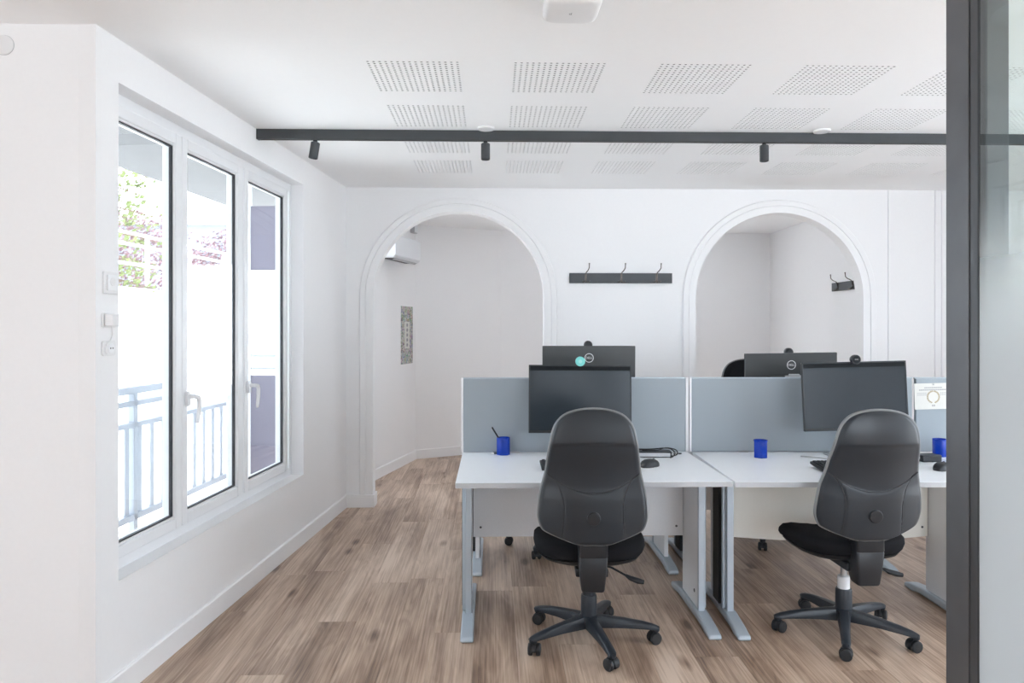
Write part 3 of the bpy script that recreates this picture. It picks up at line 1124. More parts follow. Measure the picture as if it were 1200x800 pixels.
def back_mesh(which):
    NU, NV = 72, 104
    b = MB()
    v = []
    for j in range(NV + 1):
        t = j / NV
        t = 0.5 * t + 0.5 * (0.5 - 0.5 * math.cos(PI * t))
        z = min(BHT - 1e-5, max(1e-5, BHT * t))
        w = half_w(z)
        for i in range(NU + 1):
            u = -1 + 2 * i / NU
            u = math.sin(u * PI / 2) * 0.35 + u * 0.65
            xx = u * w
            # distance-to-edge roll
            de = min(w * (1 - abs(u)), z * 1.2, (BHT - z) * 1.2)
            e = 1 - min(1, de / 0.022)
            roll = 0.016 * (1 - math.sqrt(max(0, 1 - e * e)))
            if which == 'shell':
                yy = rear_y(xx, z) + roll + relief(xx, z) * (1 - e)
            else:
                ee = 1 - min(1, de / 0.05)
                yy = rear_y(xx, z) + 0.018 + 0.050 * math.sqrt(max(0, 1 - ee * ee)) + 0.02 * math.exp(-((z - 0.16) / 0.1) ** 2) * (1 - ee)
            v.append((xx, yy, z))
    f = []
    for j in range(NV):
        for i in range(NU):
            a = j * (NU + 1) + i
            f.append((a, a + 1, a + NU + 2, a + NU + 1))
    b.add(v, f)
    return b.mesh('backrest_' + which, 'chair_shell' if which == 'shell' else 'chair_fabric', True, 80)


def rim_mesh():
    b = MB()
    pts = []
    full = [p for p in OUTC] + [(-p[0], p[1]) for p in reversed(OUTC[1:-1])]
    for (xx, z) in full:
        pts.append((xx, z))
    n = len(pts)
    prof = [(-0.0010, 0.010), (0.0030, 0.012), (0.0052, 0.019), (0.004, 0.027), (-0.004, 0.030)]
    v = []
    for k in range(n):
        a = Vector(pts[(k - 1) % n])
        c = Vector(pts[(k + 1) % n])
        t = (c - a).normalized()
        nrm = Vector((t.y, -t.x))
        xx, z = pts[k]
        for (o1, o2) in prof:
            p = Vector((xx, z)) + nrm * o1
            v.append((p.x, rear_y(xx, z) + o2, p.y))
    m = len(prof)
    f = [(k * m + q, ((k + 1) % n) * m + q, ((k + 1) % n) * m + q + 1, k * m + q + 1) for k in range(n) for q in range(m - 1)]
    b.add(v, f)
    return b.mesh('backrest_rim', 'chair_rim', True, 70)


def seat_rings(rings, NS=56):
    v = []
    for (hx, hy, cy, z, bend) in rings:
        for k in range(NS):
            a = 2 * PI * k / NS
            ex = 2.0 / 3.4
            cx_, sx_ = math.cos(a), math.sin(a)
            xx = hx * math.copysign(abs(cx_) ** ex, cx_)
            yy = hy * math.copysign(abs(sx_) ** ex, sx_)
            if yy < 0:
                xx *= 1 - 0.10 * (yy / max(hy, 1e-6)) ** 2
            zz = z - bend * sstep(0.10, 0.26, yy + cy) * 0.05 + 0.10 * (xx * xx) * (1 if z > 0.44 else 0.5)
            v.append((xx, yy + cy, zz))
    f = []
    for i in range(len(rings) - 1):
        for k in range(NS):
            k2 = (k + 1) % NS
            f.append((i * NS + k, i * NS + k2, (i + 1) * NS + k2, (i + 1) * NS + k))
    f.append(tuple(range(NS - 1, -1, -1)))
    f.append(tuple((len(rings) - 1) * NS + k for k in range(NS)))
    return MB().add(v, f)


def seam_shade_mesh():  # dark tubes laid in the shell seams to stand in for groove shade
    b = MB()
    pts = []
    for k in range(33):
        xx = -0.196 + 0.392 * k / 32
        z = 0.222 + 0.078 * (xx / 0.2) ** 2
        pts.append((xx, rear_y(xx, z) + 0.0035, z))
    b.tube(pts, 0.0024, 6)
    for s_ in (-1, 1):
        pts = []
        for k in range(25):
            z = 0.030 + 0.255 * k / 24
            xx = wing_x(z)
            pts.append((s_ * xx, rear_y(xx, z) + 0.003, z))
        b.tube(pts, 0.0022, 6)
    return b.mesh('seam_shade', 'seal_black', True, 60)


SEAM_SHADE = seam_shade_mesh()
SHELL = back_mesh('shell')
CUSH = back_mesh('cushion')
RIM = rim_mesh()
cy = 0.035
SEATM = seat_rings([(0.225, 0.210, cy, 0.412, 0.2), (0.245, 0.228, cy, 0.428, 0.5), (0.252, 0.236, cy, 0.448, 0.8), (0.250, 0.234, cy, 0.468, 1), (0.236, 0.222, cy, 0.482, 1), (0.20, 0.19, cy, 0.488, 1), (0.13, 0.13, cy, 0.484, 1), (0.05, 0.05, cy, 0.481, 1)]).mesh('seat_cushion', 'chair_fabric', True, 80)
PANM = seat_rings([(0.13, 0.13, cy, 0.378, 0), (0.185, 0.175, cy, 0.384, 0), (0.225, 0.208, cy, 0.400, 0.2), (0.235, 0.219, cy, 0.414, 0.4)]).mesh('seat_pan', 'black_plastic', True, 60)

b = MB()
# cover of the back upright: tapered box with a rounded lower end, seen from behind
secs = []
for (z, hwid, y0, y1) in ((0.300, 0.040, -0.226, -0.165), (0.303, 0.047, -0.232, -0.16), (0.312, 0.050, -0.236, -0.150), (0.38, 0.057, -0.243, -0.125), (0.448, 0.0625, -0.247, -0.150), (0.452, 0.0615, -0.245, -0.152), (0.456, 0.0625, -0.247, -0.155), (0.56, 0.062, -0.246, -0.195)):
    secs.append([(p[0], p[1], z) for p in rrect(-hwid, hwid, y0, y1, 0.012, 5)])
nn = len(secs[0])
b.add([p for s in secs for p in s], [(i * nn + k, i * nn + (k + 1) % nn, (i + 1) * nn + (k + 1) % nn, (i + 1) * nn + k) for i in range(len(secs) - 1) for k in range(nn)] + [tuple(range(nn - 1, -1, -1)), tuple((len(secs) - 1) * nn + k for k in range(nn))])
UPM = b.mesh('back_upright', 'black_plastic', True, 35)

MECHM = MB().box(-0.07, 0.07, -0.17, 0.10, 0.345, 0.383).box(-0.05, 0.05, -0.155, -0.05, 0.335, 0.36).mesh('tilt_mechanism', 'black_plastic')
HUBM = MB().lathe([(0.030, 0.066), (0.046, 0.072), (0.050, 0.095), (0.046, 0.116), (0.037, 0.122), (0.036, 0.205), (0.034, 0.212), (0.020, 0.214)], 28).mesh('hub', 'base_plastic', True, 40)
PISM = MB().lathe([(0.0145, 0.20), (0.0145, 0.35), (0.024, 0.352), (0.024, 0.37)], 20).mesh('gas_piston', 'steel', True, 40)
SLEM = MB().lathe([(0.027, 0.205), (0.027, 0.268), (0.022, 0.272)], 24).mesh('gas_cylinder', 'label_white', True, 40)
SLED = MB().lathe([(0.030, 0.205), (0.030, 0.33), (0.024, 0.335)], 24).mesh('gas_cylinder', 'base_plastic', True, 40)
KNOBM = MB().lathe([(0.029, -0.002), (0.029, 0.005), (0.026, 0.008), (0.018, 0.009), (0.004, 0.009)], 28, Matrix.Rotation(PI / 2, 4, 'X')).mesh('tilt_knob', 'black_plastic', True, 35)

# base arm along +x
ARM_R = 0.300
b = MB()
secs = []
for (r, wdt, zb, zt) in ((0.025, 0.027, 0.068, 0.122), (0.08, 0.025, 0.070, 0.118), (0.16, 0.022, 0.071, 0.110), (0.24, 0.0195, 0.068, 0.099), (0.285, 0.019, 0.066, 0.089), (0.305, 0.018, 0.066, 0.082), (0.316, 0.012, 0.066, 0.078)):
    secs.append([(r, -wdt, zb), (r, -wdt * 1.05, (zb + zt) / 2), (r, -wdt * 0.72, zt - 0.003), (r, 0, zt), (r, wdt * 0.72, zt - 0.003), (r, wdt * 1.05, (zb + zt) / 2), (r, wdt, zb)])
nn = 7
b.add([p for s in secs for p in s], [(i * nn + k, i * nn + (k + 1) % nn, (i + 1) * nn + (k + 1) % nn, (i + 1) * nn + k) for i in range(len(secs) - 1) for k in range(nn)] + [tuple(range(nn)), tuple((len(secs) - 1) * nn + k for k in range(nn))])
b.lathe([(0.016, 0.056), (0.018, 0.06), (0.018, 0.074)], 14, Matrix.Translation((ARM_R, 0, 0)))
ARMM = b.mesh('base_arm', 'base_plastic', True, 50)
b = MB()
for s in (-1, 1):
    b.lathe([(0.010, s * 0.008), (0.0235, s * 0.008), (0.0265, s * 0.011), (0.0265, s * 0.023), (0.023, s * 0.027), (0.012, s * 0.0285)], 22, Matrix.Translation((0, 0, 0.0265)) @ Matrix.Rotation(PI / 2, 4, 'X'))
hood = [(0.0285 * math.cos(a), 0.0265 + 0.0285 * math.sin(a)) for a in [PI * k / 12 - 0.15 for k in range(14)]]
b.prism([(p[0], p[1]) for p in hood], -0.0078, 0.0078, 'y')
b.lathe([(0.008, 0.036), (0.008, 0.062)], 10, Matrix.Translation((0.010, 0, 0)))
CASM = b.mesh('caster', 'caster_rubber', True, 40)

LEVM = MB().tube([(0.03, -0.02, 0.362), (0.10, -0.035, 0.345), (0.165, -0.055, 0.315)], [0.005, 0.005, 0.005], 8)
LEVM.tube([(0.160, -0.053, 0.318), (0.18, -0.06, 0.307), (0.215, -0.068, 0.297), (0.240, -0.072, 0.293)], [0.006, 0.011, 0.013, 0.009], 10)
LEVM = LEVM.mesh('height_lever', 'black_plastic', True, 50)
LEV2 = MB().tube([(0.05, 0.03, 0.370), (0.14, 0.03, 0.366)], 0.005, 8).tube([(0.13, 0.03, 0.366), (0.15, 0.03, 0.365), (0.185, 0.028, 0.362)], [0.006, 0.012, 0.008], 10).mesh('tilt_lever', 'black_plastic', True, 50)


def chair(loc, yaw, arm0, label, group, back_up=0.0, labelled_cyl=False, caster_dirs=None, recline=2.5):
    t = thing('office_chair', loc, label, 'chair', group, yaw)
    put('hub', HUBM, t)
    put('gas_piston', PISM, t)
    put('gas_cylinder', SLEM if labelled_cyl else SLED, t)
    for k in range(5):
        a = arm0 - yaw + k * 2 * PI / 5
        arm = put('base_arm', ARMM, t, (0, 0, 0), (0, 0, a))
        put('caster', CASM, arm, (ARM_R - 0.006, 0, 0), (0, 0, (caster_dirs[k] if caster_dirs else 0.6 * k)))
    put('tilt_mechanism', MECHM, t, bevel=0.006)
    put('seat_pan', PANM, t)
    put('seat_cushion', SEATM, t)
    put('back_upright', UPM, t, (0, 0, 0))
    bs = put('backrest_shell', SHELL, t, (0, -0.252, 0.508 + back_up), (math.radians(recline), 0, 0))
    put('tilt_knob', KNOBM, bs, (0, rear_y(0, 0.118) - 0.001, 0.118))
    put('backrest_rim', RIM, bs)
    put('seam_shade', SEAM_SHADE, bs)
    put('backrest_cushion', CUSH, t, (0, -0.252, 0.508 + back_up), (math.radians(recline), 0, 0))
    put('height_lever', LEVM, t)
    put('tilt_lever', LEV2, t)
    return t


R_ = math.radians
chair((0.440, 3.338, 0), R_(-3), R_(-79), 'black swivel chair in front of the left desk, backrest centred on the monitor', 'black office chairs', caster_dirs=[0.5, 0.4, 1.1, 0.3, 0.9])
chair((1.640, 3.385, 0), R_(0.5), R_(-114), 'black swivel chair at right with a white label on its gas cylinder', 'black office chairs', labelled_cyl=True, back_up=-0.004, recline=9.0, caster_dirs=[1.5, 0.9, 0.5, 1.2, 0.7])
chair((0.400, 4.780, 0), R_(176), R_(172), 'black swivel chair behind the left divider, only casters showing under the desk', 'black office chairs')
chair((1.83, 4.93, 0), R_(186), R_(250), 'black swivel chair behind the right divider, raised back beside the rear monitor', 'black office chairs', back_up=0.115)


# ------------------------------------------------------------------ monitors
def monitor(loc, yaw, zc, roll, tilt, label, group, W=0.556, H=0.366, logo=True):
    """local: screen faces -y. loc on the desk, zc: centre height above the desk"""
    t = thing('monitor', loc, label, 'monitor', group, yaw)
    rot = (tilt, roll, 0)
    body = MB().box(-W / 2, W / 2, 0.0, 0.014, -H / 2, H / 2).box(-0.14, 0.14, 0.014, 0.036, -H / 2 + 0.04, 0.05).build('monitor_back', 'monitor_back', t, bevel=0.003, loc=(0, 0, zc), rot=rot)
    b = MB()
    b.box(-W / 2, W / 2, -0.008, 0.0, H / 2 - 0.007, H / 2).box(-W / 2, W / 2, -0.008, 0, -H / 2, -H / 2 + 0.014)
    b.box(-W / 2, -W / 2 + 0.007, -0.008, 0, -H / 2 + 0.014, H / 2 - 0.007).box(W / 2 - 0.007, W / 2, -0.008, 0, -H / 2 + 0.014, H / 2 - 0.007)
    b.build('bezel', 'monitor_black', t, loc=(0, 0, zc), rot=rot, bevel=0.001)
    sc = MB().box(-W / 2 + 0.007, W / 2 - 0.007, -0.0055, 0, -H / 2 + 0.014, H / 2 - 0.007).build('screen', 'screen_glass', t, loc=(0, 0, zc), rot=rot)
    MB().box(-W / 2 + 0.007, W / 2 - 0.007, -0.0062, -0.0055, H / 2 - 0.030, H / 2 - 0.007).build('screen_border', 'bezel_dark', sc)
    if logo:
        ring = MB()
        n = 36
        v = []
        for k in range(n):
            a = 2 * PI * k / n
            for r in (0.0235, 0.0275):
                v.append((r * math.cos(a), 0.0, r * math.sin(a)))
        ring.add(v, [(2 * k, 2 * k + 1, 2 * ((k + 1) % n) + 1, 2 * ((k + 1) % n)) for k in range(n)])
        ring.build('logo_ring', 'label_white', body, loc=(0.0, 0.0146, 0.112))
        text_mesh('logo_letters', 'DELL', 0.0185, 'label_white', body, (0.0, 0.0146, 0.112), (PI / 2, 0, PI))
    MB().box(-0.032, 0.032, 0.045, 0.062, 0.006, zc + 0.06).box(-0.05, 0.05, 0.036, 0.05, zc - 0.05, zc + 0.05).build('stand_column', 'stand_silver', t, bevel=0.004)
    MB().prism(rrect(-0.12, 0.12, -0.06, 0.125, 0.012), 0.0, 0.010, 'z').build('stand_base', 'stand_silver', t, bevel=0.003)
    return t


M1 = monitor((0.474, 3.955, DH), 0.0, 0.311, R_(0.4), R_(-3), 'monitor with blank dark screen above the left chair, teal webcam on top', 'monitors facing the front chairs', logo=False)
M2 = monitor((1.940, 3.880, DH), R_(-2), 0.331, R_(-1.4), R_(-3), 'tilted monitor with blank greenish screen above the right chair', 'monitors facing the front chairs', logo=False)
M3 = monitor((0.577, 4.385, DH), PI, 0.404, 0.0, R_(-2), 'monitor seen from behind, round logo, above the left divider', 'monitors seen from behind')
M4 = monitor((1.793, 4.370, DH), PI, 0.361, R_(0.8), R_(-2), 'monitor seen from behind, round logo, in front of the right arch', 'monitors seen from behind')


def webcam(loc, rz, label, cover=None):
    """round webcam clipped on a monitor's top edge, lens towards -y"""
    t = thing('webcam', loc, label, 'webcam', 'webcams on the monitors', rz)
    Mr = Matrix.Translation((0, -0.004, 0.010)) @ Matrix.Rotation(PI / 2, 4, 'X')
    MB().lathe([(0.016, -0.022), (0.022, -0.016), (0.0255, -0.004), (0.0255, 0.014), (0.0235, 0.018), (0.020, 0.018)], 28, Mr).build('camera_body', 'black_plastic', t, smooth=True)
    if cover:
        MB().lathe([(0.026, 0.010), (0.026, 0.021), (0.024, 0.0225), (0.008, 0.0228)], 28, Mr).build('lens_cover', cover, t, smooth=True)
        MB().lathe([(0.010, 0.0228), (0.010, 0.0234), (0.006, 0.0236)], 20, Mr).build('cover_print', 'teal_light', t, smooth=True)
    else:
        MB().lathe([(0.0195, 0.014), (0.0195, 0.0185), (0.008, 0.0190)], 24, Mr).build('front_glass', 'bezel_dark', t, smooth=True)
        MB().box(-0.009, -0.001, -0.0242, -0.0228, 0.008, 0.015).box(0.001, 0.009, -0.0242, -0.0228, 0.008, 0.015).build('lens', 'lens_glass', t)
    MB().box(-0.018, 0.018, 0.000, 0.034, -0.0125, -0.0085).box(-0.018, 0.018, 0.030, 0.034, -0.04, -0.0085).build('clip', 'black_plastic', t, bevel=0.001)
    return t


webcam((0.470, 3.935, 1.236), 0.0, 'round teal-covered webcam on the left front monitor', 'teal_cover')
webcam((1.930, 3.862, 1.247), R_(-2), 'round black webcam with dark lens on the right front monitor')
webcam((0.577, 4.404, 1.312), PI, 'dark webcam dome peeking over the left rear monitor')
webcam((1.793, 4.391, 1.268), PI, 'dark webcam dome peeking over the right rear monitor')


# ------------------------------------------------------------------ things on the desks
def keyboard(loc, rz, label):
    t = thing('keyboard', loc, label, 'keyboard', 'black keyboards', rz)
    tiltm = Matrix.Rotation(R_(7), 4, 'X')
    MB().box(0, 0.44, 0, 0.135, 0.001, 0.015, tiltm).build('case', 'kb_body', t, bevel=0.004)
    b = MB()
    for r in range(6):
        nk = 21
        for c in range(nk):
            if r == 0 and 4 < c < 10:
                continue
            x0 = 0.010 + c * 0.0201
            y0 = 0.008 + r * 0.0205
            b.add([(x0, y0, 0.015), (x0 + 0.0175, y0, 0.015), (x0 + 0.0175, y0 + 0.0175, 0.015), (x0, y0 + 0.0175, 0.015),
                   (x0 + 0.002, y0 + 0.002, 0.021), (x0 + 0.0155, y0 + 0.002, 0.021), (x0 + 0.0155, y0 + 0.0155, 0.021), (x0 + 0.002, y0 + 0.0155, 0.021)],
                  [(4, 5, 6, 7), (0, 1, 5, 4), (1, 2, 6, 5), (2, 3, 7, 6), (3, 0, 4, 7)], 0, tiltm)
    b.box(0.010 + 5 * 0.0201, 0.010 + 10 * 0.0201 - 0.003, 0.008, 0.0255, 0.015, 0.021, tiltm)
    k = b.build('keys', 'key_dark', t)
    k['kind'] = 'stuff'
    MB().box(0.03, 0.06, 0.115, 0.125, 0.0, 0.016).box(0.38, 0.41, 0.115, 0.125, 0.0, 0.016).build('feet', 'caster_rubber', t)
    return t


keyboard((0.240, 3.560, DH), R_(1), 'black keyboard on the left desk, partly behind the chair')
keyboard((1.588, 3.490, DH), R_(2), 'black keyboard on the middle desk, partly behind the right chair')


def mouse(loc, rz, label):
    t = thing('computer_mouse', loc, label, 'mouse', 'black computer mice', rz)
    b = MB()
    NS = 28
    v = []
    rings = ((1.0, 0.0), (1.03, 0.008), (0.98, 0.018), (0.84, 0.028), (0.60, 0.035), (0.30, 0.038), (0.05, 0.0385))
    for (s, z) in rings:
        for k in range(NS):
            a = 2 * PI * k / NS
            xx = 0.032 * math.copysign(abs(math.cos(a)) ** 0.8, math.cos(a)) * s
            yy = 0.056 * math.copysign(abs(math.sin(a)) ** 0.8, math.sin(a)) * s
            v.append((xx, yy, z * (1 - 1.6 * max(0, yy))))
    f = [(i * NS + k, i * NS + (k + 1) % NS, (i + 1) * NS + (k + 1) % NS, (i + 1) * NS + k) for i in range(len(rings) - 1) for k in range(NS)]
    f += [tuple(range(NS - 1, -1, -1)), tuple((len(rings) - 1) * NS + k for k in range(NS))]
    b.add(v, f)
    b.build('shell', 'black_plastic', t, smooth=True, angle=70)
    MB().lathe([(0.007, -0.003), (0.007, 0.003)], 14, Matrix.Translation((0, 0.028, 0.031)) @ Matrix.Rotation(PI / 2, 4, 'Y')).build('scroll_wheel', 'caster_rubber', t, smooth=True)
    return t


mouse((0.790, 3.665, DH), R_(-55), 'black computer mouse on the left desk in front of the docking station')
mouse((2.205, 3.545, DH), R_(-50), 'black computer mouse beside the right chair near the steel post')


def curve_pts(pts, n=6):
    P = [Vector(p) for p in pts]
    Q = [P[0]] + P + [P[-1]]
    r = []
    for i in range(1, len(Q) - 2):
        for k in range(n):
            t = k / n
            p0, p1, p2, p3 = Q[i - 1], Q[i], Q[i + 1], Q[i + 2]
            r.append(0.5 * (2 * p1 + (p2 - p0) * t + (2 * p0 - 5 * p1 + 4 * p2 - p3) * t * t + (3 * p1 - p0 - 3 * p2 + p3) * t ** 3))
    r.append(P[-1])
    return r


def dock(loc, rz, label, L=0.19, W=0.085, H=0.032, loops=True):
    t = thing('docking_station', loc, label, 'docking station', 'docking stations', rz)
    MB().box(-L / 2, L / 2, -W / 2, W / 2, 0.002, H).build('case', 'kb_body', t, bevel=0.004)
    MB().box(-L / 2 + 0.01, L / 2 - 0.01, -W / 2 - 0.0008, -W / 2, 0.007, H - 0.006).build('front_strip', 'junction_grey' if loops else 'black_plastic', t)
    b = MB()
    for k in range(3):
        b.box(L / 2, L / 2 + 0.0006, -W / 2 + 0.012 + k * 0.024, -W / 2 + 0.028 + k * 0.024, 0.012, 0.020)
    b.build('ports', 'bezel_dark', t)
    if loops:
        MB().tube(curve_pts([(-L / 2 - 0.05, 0.03, H + 0.004), (-0.02, 0.02, H + 0.004), (0.05, 0.01, H + 0.012), (0.09, 0.0, H + 0.012), (0.115, -0.01, 0.024), (0.105, -0.02, 0.006), (0.085, -0.05, 0.004)]), 0.0032, 8).build('cable', 'cable_black', t, smooth=True)
        MB().tube(curve_pts([(-0.06, -0.01, H + 0.003), (0.02, -0.015, H + 0.005), (0.07, 0.01, H + 0.014), (0.125, 0.02, H + 0.002), (0.13, 0.0, 0.014), (0.105, -0.005, 0.005), (0.10, 0.03, 0.004)]), 0.0028, 8).build('cable', 'cable_black', t, smooth=True)
        MB().tube(curve_pts([(L / 2, 0.02, 0.016), (0.125, 0.035, 0.018), (0.155, 0.045, 0.012), (0.160, 0.06, 0.006), (0.12, 0.065, 0.004)]), 0.0022, 8).build('cable', 'cable_black', t, smooth=True)
    else:
        MB().tube(curve_pts([(-L / 2, -0.01, 0.02), (-L / 2 - 0.03, -0.03, 0.03), (-L / 2 - 0.05, -0.05, 0.006), (-L / 2 - 0.09, -0.06, 0.004)]), 0.003, 8).build('cable', 'stand_silver', t, smooth=True)
    return t


dock((0.868, 3.945, DH), R_(-4), 'black docking station with coiled cables on the left desk')
dock((2.272, 3.772, DH), R_(8), 'small black docking station beside the chair and mouse at the right', L=0.11, W=0.07, H=0.036, loops=False)


def pen_cup(loc, rz, label, pen=False):
    t = thing('pen_cup', loc, label, 'pen cup', 'blue pen cups', rz)
    b = MB()
    NS = 40

    def rr(k, r):
        a = 2 * PI * k / NS
        return r * (1 + 0.06 * math.cos(6 * a))
    v = []
    prof = [(0.034, 0.0), (0.0345, 0.003), (0.0345, 0.092), (0.0340, 0.094), (0.0320, 0.094), (0.0315, 0.092), (0.0315, 0.005)]
    for (r, z) in prof:
        for k in range(NS):
            a = 2 * PI * k / NS
            v.append((rr(k, r) * math.cos(a), rr(k, r) * math.sin(a), z))
    f = [(i * NS + k, i * NS + (k + 1) % NS, (i + 1) * NS + (k + 1) % NS, (i + 1) * NS + k) for i in range(len(prof) - 1) for k in range(NS)]
    f += [tuple(range(NS - 1, -1, -1)), tuple((len(prof) - 1) * NS + k for k in range(NS))]
    b.add(v, f)
    b.build('cup_wall', 'blue_plastic', t, smooth=True, angle=50)
    MB().lathe([(0.0338, 0.086), (0.0365, 0.088), (0.0365, 0.094), (0.0335, 0.0945)], 40, None, 0, False).build('rim', 'blue_plastic', t, smooth=True)
    return t


pen_cup((0.060, 4.030, DH), 0.1, 'translucent blue cup holding a pen on the left desk')
pen_cup((1.440, 3.905, DH), 0.2, 'empty translucent blue cup in the open on the middle desk')
pen_cup((2.425, 3.915, DH), 0.3, 'translucent blue cup beside the steel post below the certificate')
pn = thing('pen', (0.060, 4.030, DH), 'black pen leaning out of the blue cup on the left desk', 'pen')
MB().tube([(0.016, 0.002, 0.012), (0.002, 0.0, 0.044), (-0.062, -0.004, 0.150)], [0.0015, 0.0042, 0.0044], 8).build('barrel', 'cable_black', pn, smooth=True)
MB().tube([(-0.060, -0.0045, 0.128), (-0.066, -0.0055, 0.146)], 0.0016, 6).build('clip', 'steel', pn, smooth=True)
er = thing('eraser', (0.012, 4.045, DH), 'small white eraser lying beside the left blue cup', 'eraser', rz=0.3)
MB().prism(rrect(-0.022, 0.022, -0.010, 0.010, 0.004), 0.0, 0.010, 'z').build('rubber', 'white_plastic', er, bevel=0.002)
MB().box(-0.006, 0.018, -0.0106, 0.0106, 0.0004, 0.0106).build('sleeve', 'anthracite', er)

# loose cable on the middle desk running up to the tilted monitor
cb_ = MB().tube(curve_pts([(1.66, 3.91, DH + 0.004), (1.74, 3.86, DH + 0.004), (1.82, 3.80, DH + 0.004), (1.90, 3.82, DH + 0.02), (1.935, 3.90, DH + 0.10), (1.935, 3.905, DH + 0.13)]), 0.004, 8).build('cable', 'stand_silver', smooth=True)
tag(cb_, 'grey cable trailing across the middle desk to the tilted monitor', 'cable')

# certificate pinned to the right divider
ct = thing('certificate', (2.472, 4.0525, 1.042), 'white certificate with a laurel wreath pinned to the right divider', 'certificate', rz=-0.022)
ROT = Matrix.Rotation(R_(-1.5), 4, 'Y')
MB().box(-0.105, 0.105, -0.0012, 0.0, -0.073, 0.073, ROT).build('sheet', 'paper', ct)
b = MB()
for s in (-1, 1):
    for k in range(11):
        a = R_(-80 + 15 * k)
        cx_, cz_ = s * 0.032 * math.cos(a), 0.032 * math.sin(a) - 0.004
        for dr in (-0.35, 0.35):
            ang = a + PI / 2 + dr
            d_ = (math.cos(ang) * s, math.sin(ang))
            p_ = (-d_[1], d_[0])
            pts = [(cx_, cz_), (cx_ + d_[0] * 0.006 + p_[0] * 0.0025, cz_ + d_[1] * 0.006 + p_[1] * 0.0025), (cx_ + d_[0] * 0.013, cz_ + d_[1] * 0.013), (cx_ + d_[0] * 0.006 - p_[0] * 0.0025, cz_ + d_[1] * 0.006 - p_[1] * 0.0025)]
            b.prism(pts, -0.0017, -0.0012, 'y', ROT)
b.build('laurel_wreath', 'gold_print', ct)
b = MB()
for (zz, w_, h_) in ((0.048, 0.10, 0.006), (0.036, 0.16, 0.006), (0.018, 0.05, 0.003), (0.018, -0.05, 0.003), (0.008, -0.05, 0.003), (0.008, 0.05, 0.003), (-0.052, 0.02, 0.010)):
    if abs(w_) == 0.05:
        s = 1 if w_ > 0 else -1
        for k in range(5):
            b.box(s * 0.042 + s * k * 0.011 - 0.004, s * 0.042 + s * k * 0.011 + 0.004, -0.0016, -0.0012, zz - h_ / 2, zz + h_ / 2, ROT)
    else:
        n = int(w_ / 0.008)
        for k in range(n):
            xx = -w_ / 2 + (k + 0.5) * w_ / n
            b.box(xx - 0.0029, xx + 0.0029, -0.0016, -0.0012, zz - h_ / 2, zz + h_ / 2, ROT)
b.build('printed_lines', 'grey_print', ct)
MB().lathe([(0.005, 0), (0.005, 0.003), (0.002, 0.005)], 12, Matrix.Translation((0, -0.0012, 0.066)) @ Matrix.Rotation(PI / 2, 4, 'X')).build('pin', 'steel', ct, smooth=True)

# ------------------------------------------------------------------ outside the window
gr = MB().box(-40, 30, -20, 45, -0.5, -0.21).build('ground_outside', 'patio')
tag(gr, kind='structure')
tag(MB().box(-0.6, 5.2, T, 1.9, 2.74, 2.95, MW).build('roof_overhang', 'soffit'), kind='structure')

rl = thing('balcony_railing', tuple(MW @ Vector((0.2, 0.9, 0))), 'grey metal balcony railing with vertical bars outside the window', 'railing')
MR = MW.to_3x3().to_4x4()
for (z, h) in ((1.045, 0.022), (0.965, 0.016), (0.835, 0.016), (0.275, 0.02)):
    MB().box(0, 3.06, -0.02, 0.02, z - h, z + h, MR).build('rail', 'rail_metal', rl, bevel=0.004)
bar = MB().box(-0.020, 0.020, -0.005, 0.005, 0.295, 0.82, MR).mesh('baluster', 'rail_metal')
k = 0.09
while k < 3.05:
    put('baluster', bar, rl, tuple(MR @ Vector((k, 0, 0))))
    k += 0.137
for s in (0.02, 1.53, 3.04):
    MB().box(s - 0.02, s + 0.02, -0.02, 0.02, -0.12, 1.03, MR).build('post', 'rail_metal', rl, bevel=0.003)

gw = MB().box(0, 26, 5.0, 5.3, -0.21, 2.05, MW).build('garden_wall', 'render_white')
tag(gw, 'tall white rendered garden wall beyond the balcony', 'wall')
fn = thing('garden_fence', tuple(MW @ Vector((0, 5.15, 2.09))), 'white rail fence standing on top of the garden wall', 'fence')
for z in (0.84, 0.66, 0.35):
    MB().box(0.5, 26, -0.02, 0.02, z - 0.022, z + 0.022, MR).build('rail', 'fence_white', fn)
for s in range(13):
    MB().box(0.79 + s * 1.40 - 0.025, 0.79 + s * 1.40 + 0.025, -0.022, 0.022, 0, 0.86, MR).build('post', 'fence_white', fn)


def foliage(cards, rnd, size):
    b = MB()
    for c in cards:
        a = Vector((rnd.uniform(-1, 1), rnd.uniform(-1, 1), rnd.uniform(-1, 1))).normalized()
        t = a.orthogonal().normalized()
        u = a.cross(t)
        s = size * rnd.uniform(0.6, 1.3)
        p = Vector(c)
        b.add([p - t * s, p + u * s * 0.5 + a * s * 0.2, p + t * s, p - u * s * 0.5 + a * s * 0.2], [(0, 1, 2), (0, 2, 3)])
    return b


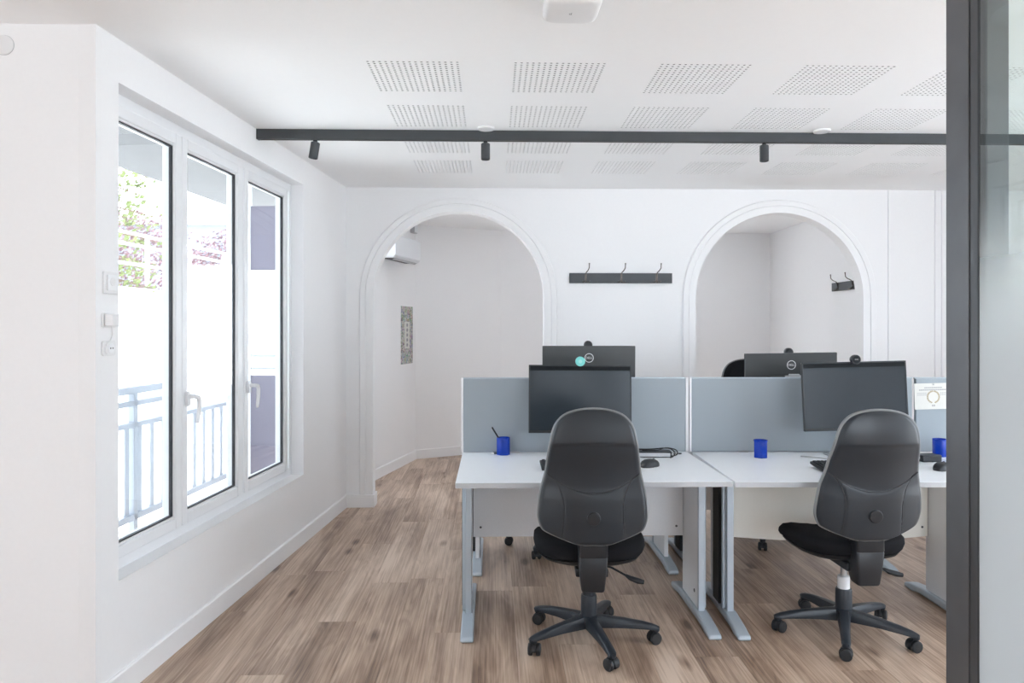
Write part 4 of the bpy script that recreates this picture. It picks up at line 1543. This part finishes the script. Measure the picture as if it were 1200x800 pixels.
rnd = random.Random(3)
cf = thing('conifer_tree', (-7.15, 12.4, -0.21), 'pale green drooping conifer beyond the garden wall', 'tree')
MB().tube([(0, 0, 0), (0.05, 0, 3), (0, 0, 8.4)], [0.16, 0.11, 0.03], 10).build('trunk', 'bark', cf, smooth=True)
cards = []
tw = MB()
for lev in range(15):
    z = 2.55 + lev * 0.40
    rad = 1.65 * (1 - lev / 26.0)
    for q_ in range(9):
        a = 2 * PI * (q_ + 0.37 * lev) / 9 + rnd.uniform(-0.2, 0.2)
        R0 = rad * rnd.uniform(0.8, 1.1)
        tip = Vector((math.cos(a) * R0, math.sin(a) * R0, z - 0.28))
        tw.tube([(0, 0, z), tuple(tip * 0.55 + Vector((0, 0, z * 0.45 + 0.06))), tuple(tip)], [0.02, 0.014, 0.006], 5)
        for c_ in range(64):
            s = rnd.uniform(0.25, 1.0)
            p = Vector((0, 0, z)).lerp(tip, s) + Vector((rnd.gauss(0, 0.07), rnd.gauss(0, 0.07), rnd.uniform(-0.24, 0.06)))
            cards.append(p)
tw.build('branches', 'bark', cf)
nd = foliage(cards, rnd, 0.055).build('needles', 'needles', cf)
nd['kind'] = 'stuff'

for (loc, rad, lab) in (((-8.3, 17.4, -0.21), 1.25, 'red-leaved tree beyond the garden wall, nearest the conifer'), ((-7.2, 20.6, -0.21), 1.15, 'red-leaved tree beyond the garden wall, nearest the pale building')):
    t = thing('red_leaved_tree', loc, lab, 'tree', 'red-leaved trees')
    MB().tube([(0, 0, 0), (0.06, 0.02, 1.4), (0, 0, 2.8)], [0.11, 0.08, 0.04], 9).build('trunk', 'bark', t, smooth=True)
    cards = []
    for k in range(3600):
        d_ = Vector((rnd.gauss(0, 1), rnd.gauss(0, 1), rnd.gauss(0, 1))).normalized() * rad * rnd.uniform(0.45, 1.0)
        cards.append((d_.x * 1.2, d_.y, 3.1 + d_.z * 1.1))
    lf = foliage(cards, rnd, 0.055).build('leaves', 'red_leaves', t)
    lf['kind'] = 'stuff'

bd = thing('pale_building', (-15.0, 34.0, -0.12), 'pale apartment building far beyond the trees', 'building')
MB().box(-3.0, 4.2, 0, 7, 0, 6.2).build('wall', 'facade', bd)
MB().box(-3.3, 4.5, -0.4, 7.3, 6.2, 6.5).build('roof', 'roof_dark', bd)
for (xx, zz) in ((-1.8, 4.6), (0.2, 4.6), (2.2, 4.6), (3.5, 4.6), (0.2, 2.2), (2.2, 2.2), (3.5, 2.2), (-1.8, 2.2)):
    w_ = MB().box(xx - 0.45, xx + 0.45, -0.06, 0.0, zz - 0.6, zz + 0.6).build('window', 'facade', bd)
    MB().box(xx - 0.38, xx + 0.38, -0.07, -0.06, zz - 0.53, zz + 0.53).build('pane', 'facade_window', w_)

ps = thing('balcony_screen', tuple(MW @ Vector((3.35, 0.40, -0.12))), 'balcony end screen with lilac grey fabric panel beyond the right window leaf', 'screen')
b = MB()
b.box(-0.02, 0.02, 0.0, 0.04, 0, 2.75, MR).box(-0.02, 0.02, 0.46, 0.50, 0, 2.75, MR).box(-0.02, 0.02, 0.04, 0.46, 0.02, 0.08, MR).box(-0.02, 0.02, 0.04, 0.46, 1.98, 2.02, MR)
b.build('frame', 'fence_white', ps, bevel=0.003)
MB().box(-0.008, 0.008, 0.18, 0.46, 2.02, 2.55, MR).build('fabric_panel', 'screen_fabric', ps)
MB().box(-0.008, 0.008, 0.18, 0.46, 0.08, 1.15, MR).build('lower_panel', 'screen_fabric', ps)
MB().box(-0.008, 0.008, 0.18, 0.46, 1.36, 1.98, MR).build('white_panel', 'render_white', ps)
MB().box(-0.012, 0.012, 0.04, 0.46, 1.30, 1.325, MR).box(-0.012, 0.012, 0.04, 0.46, 1.20, 1.215, MR).build('cross_bars', 'rail_metal', ps)
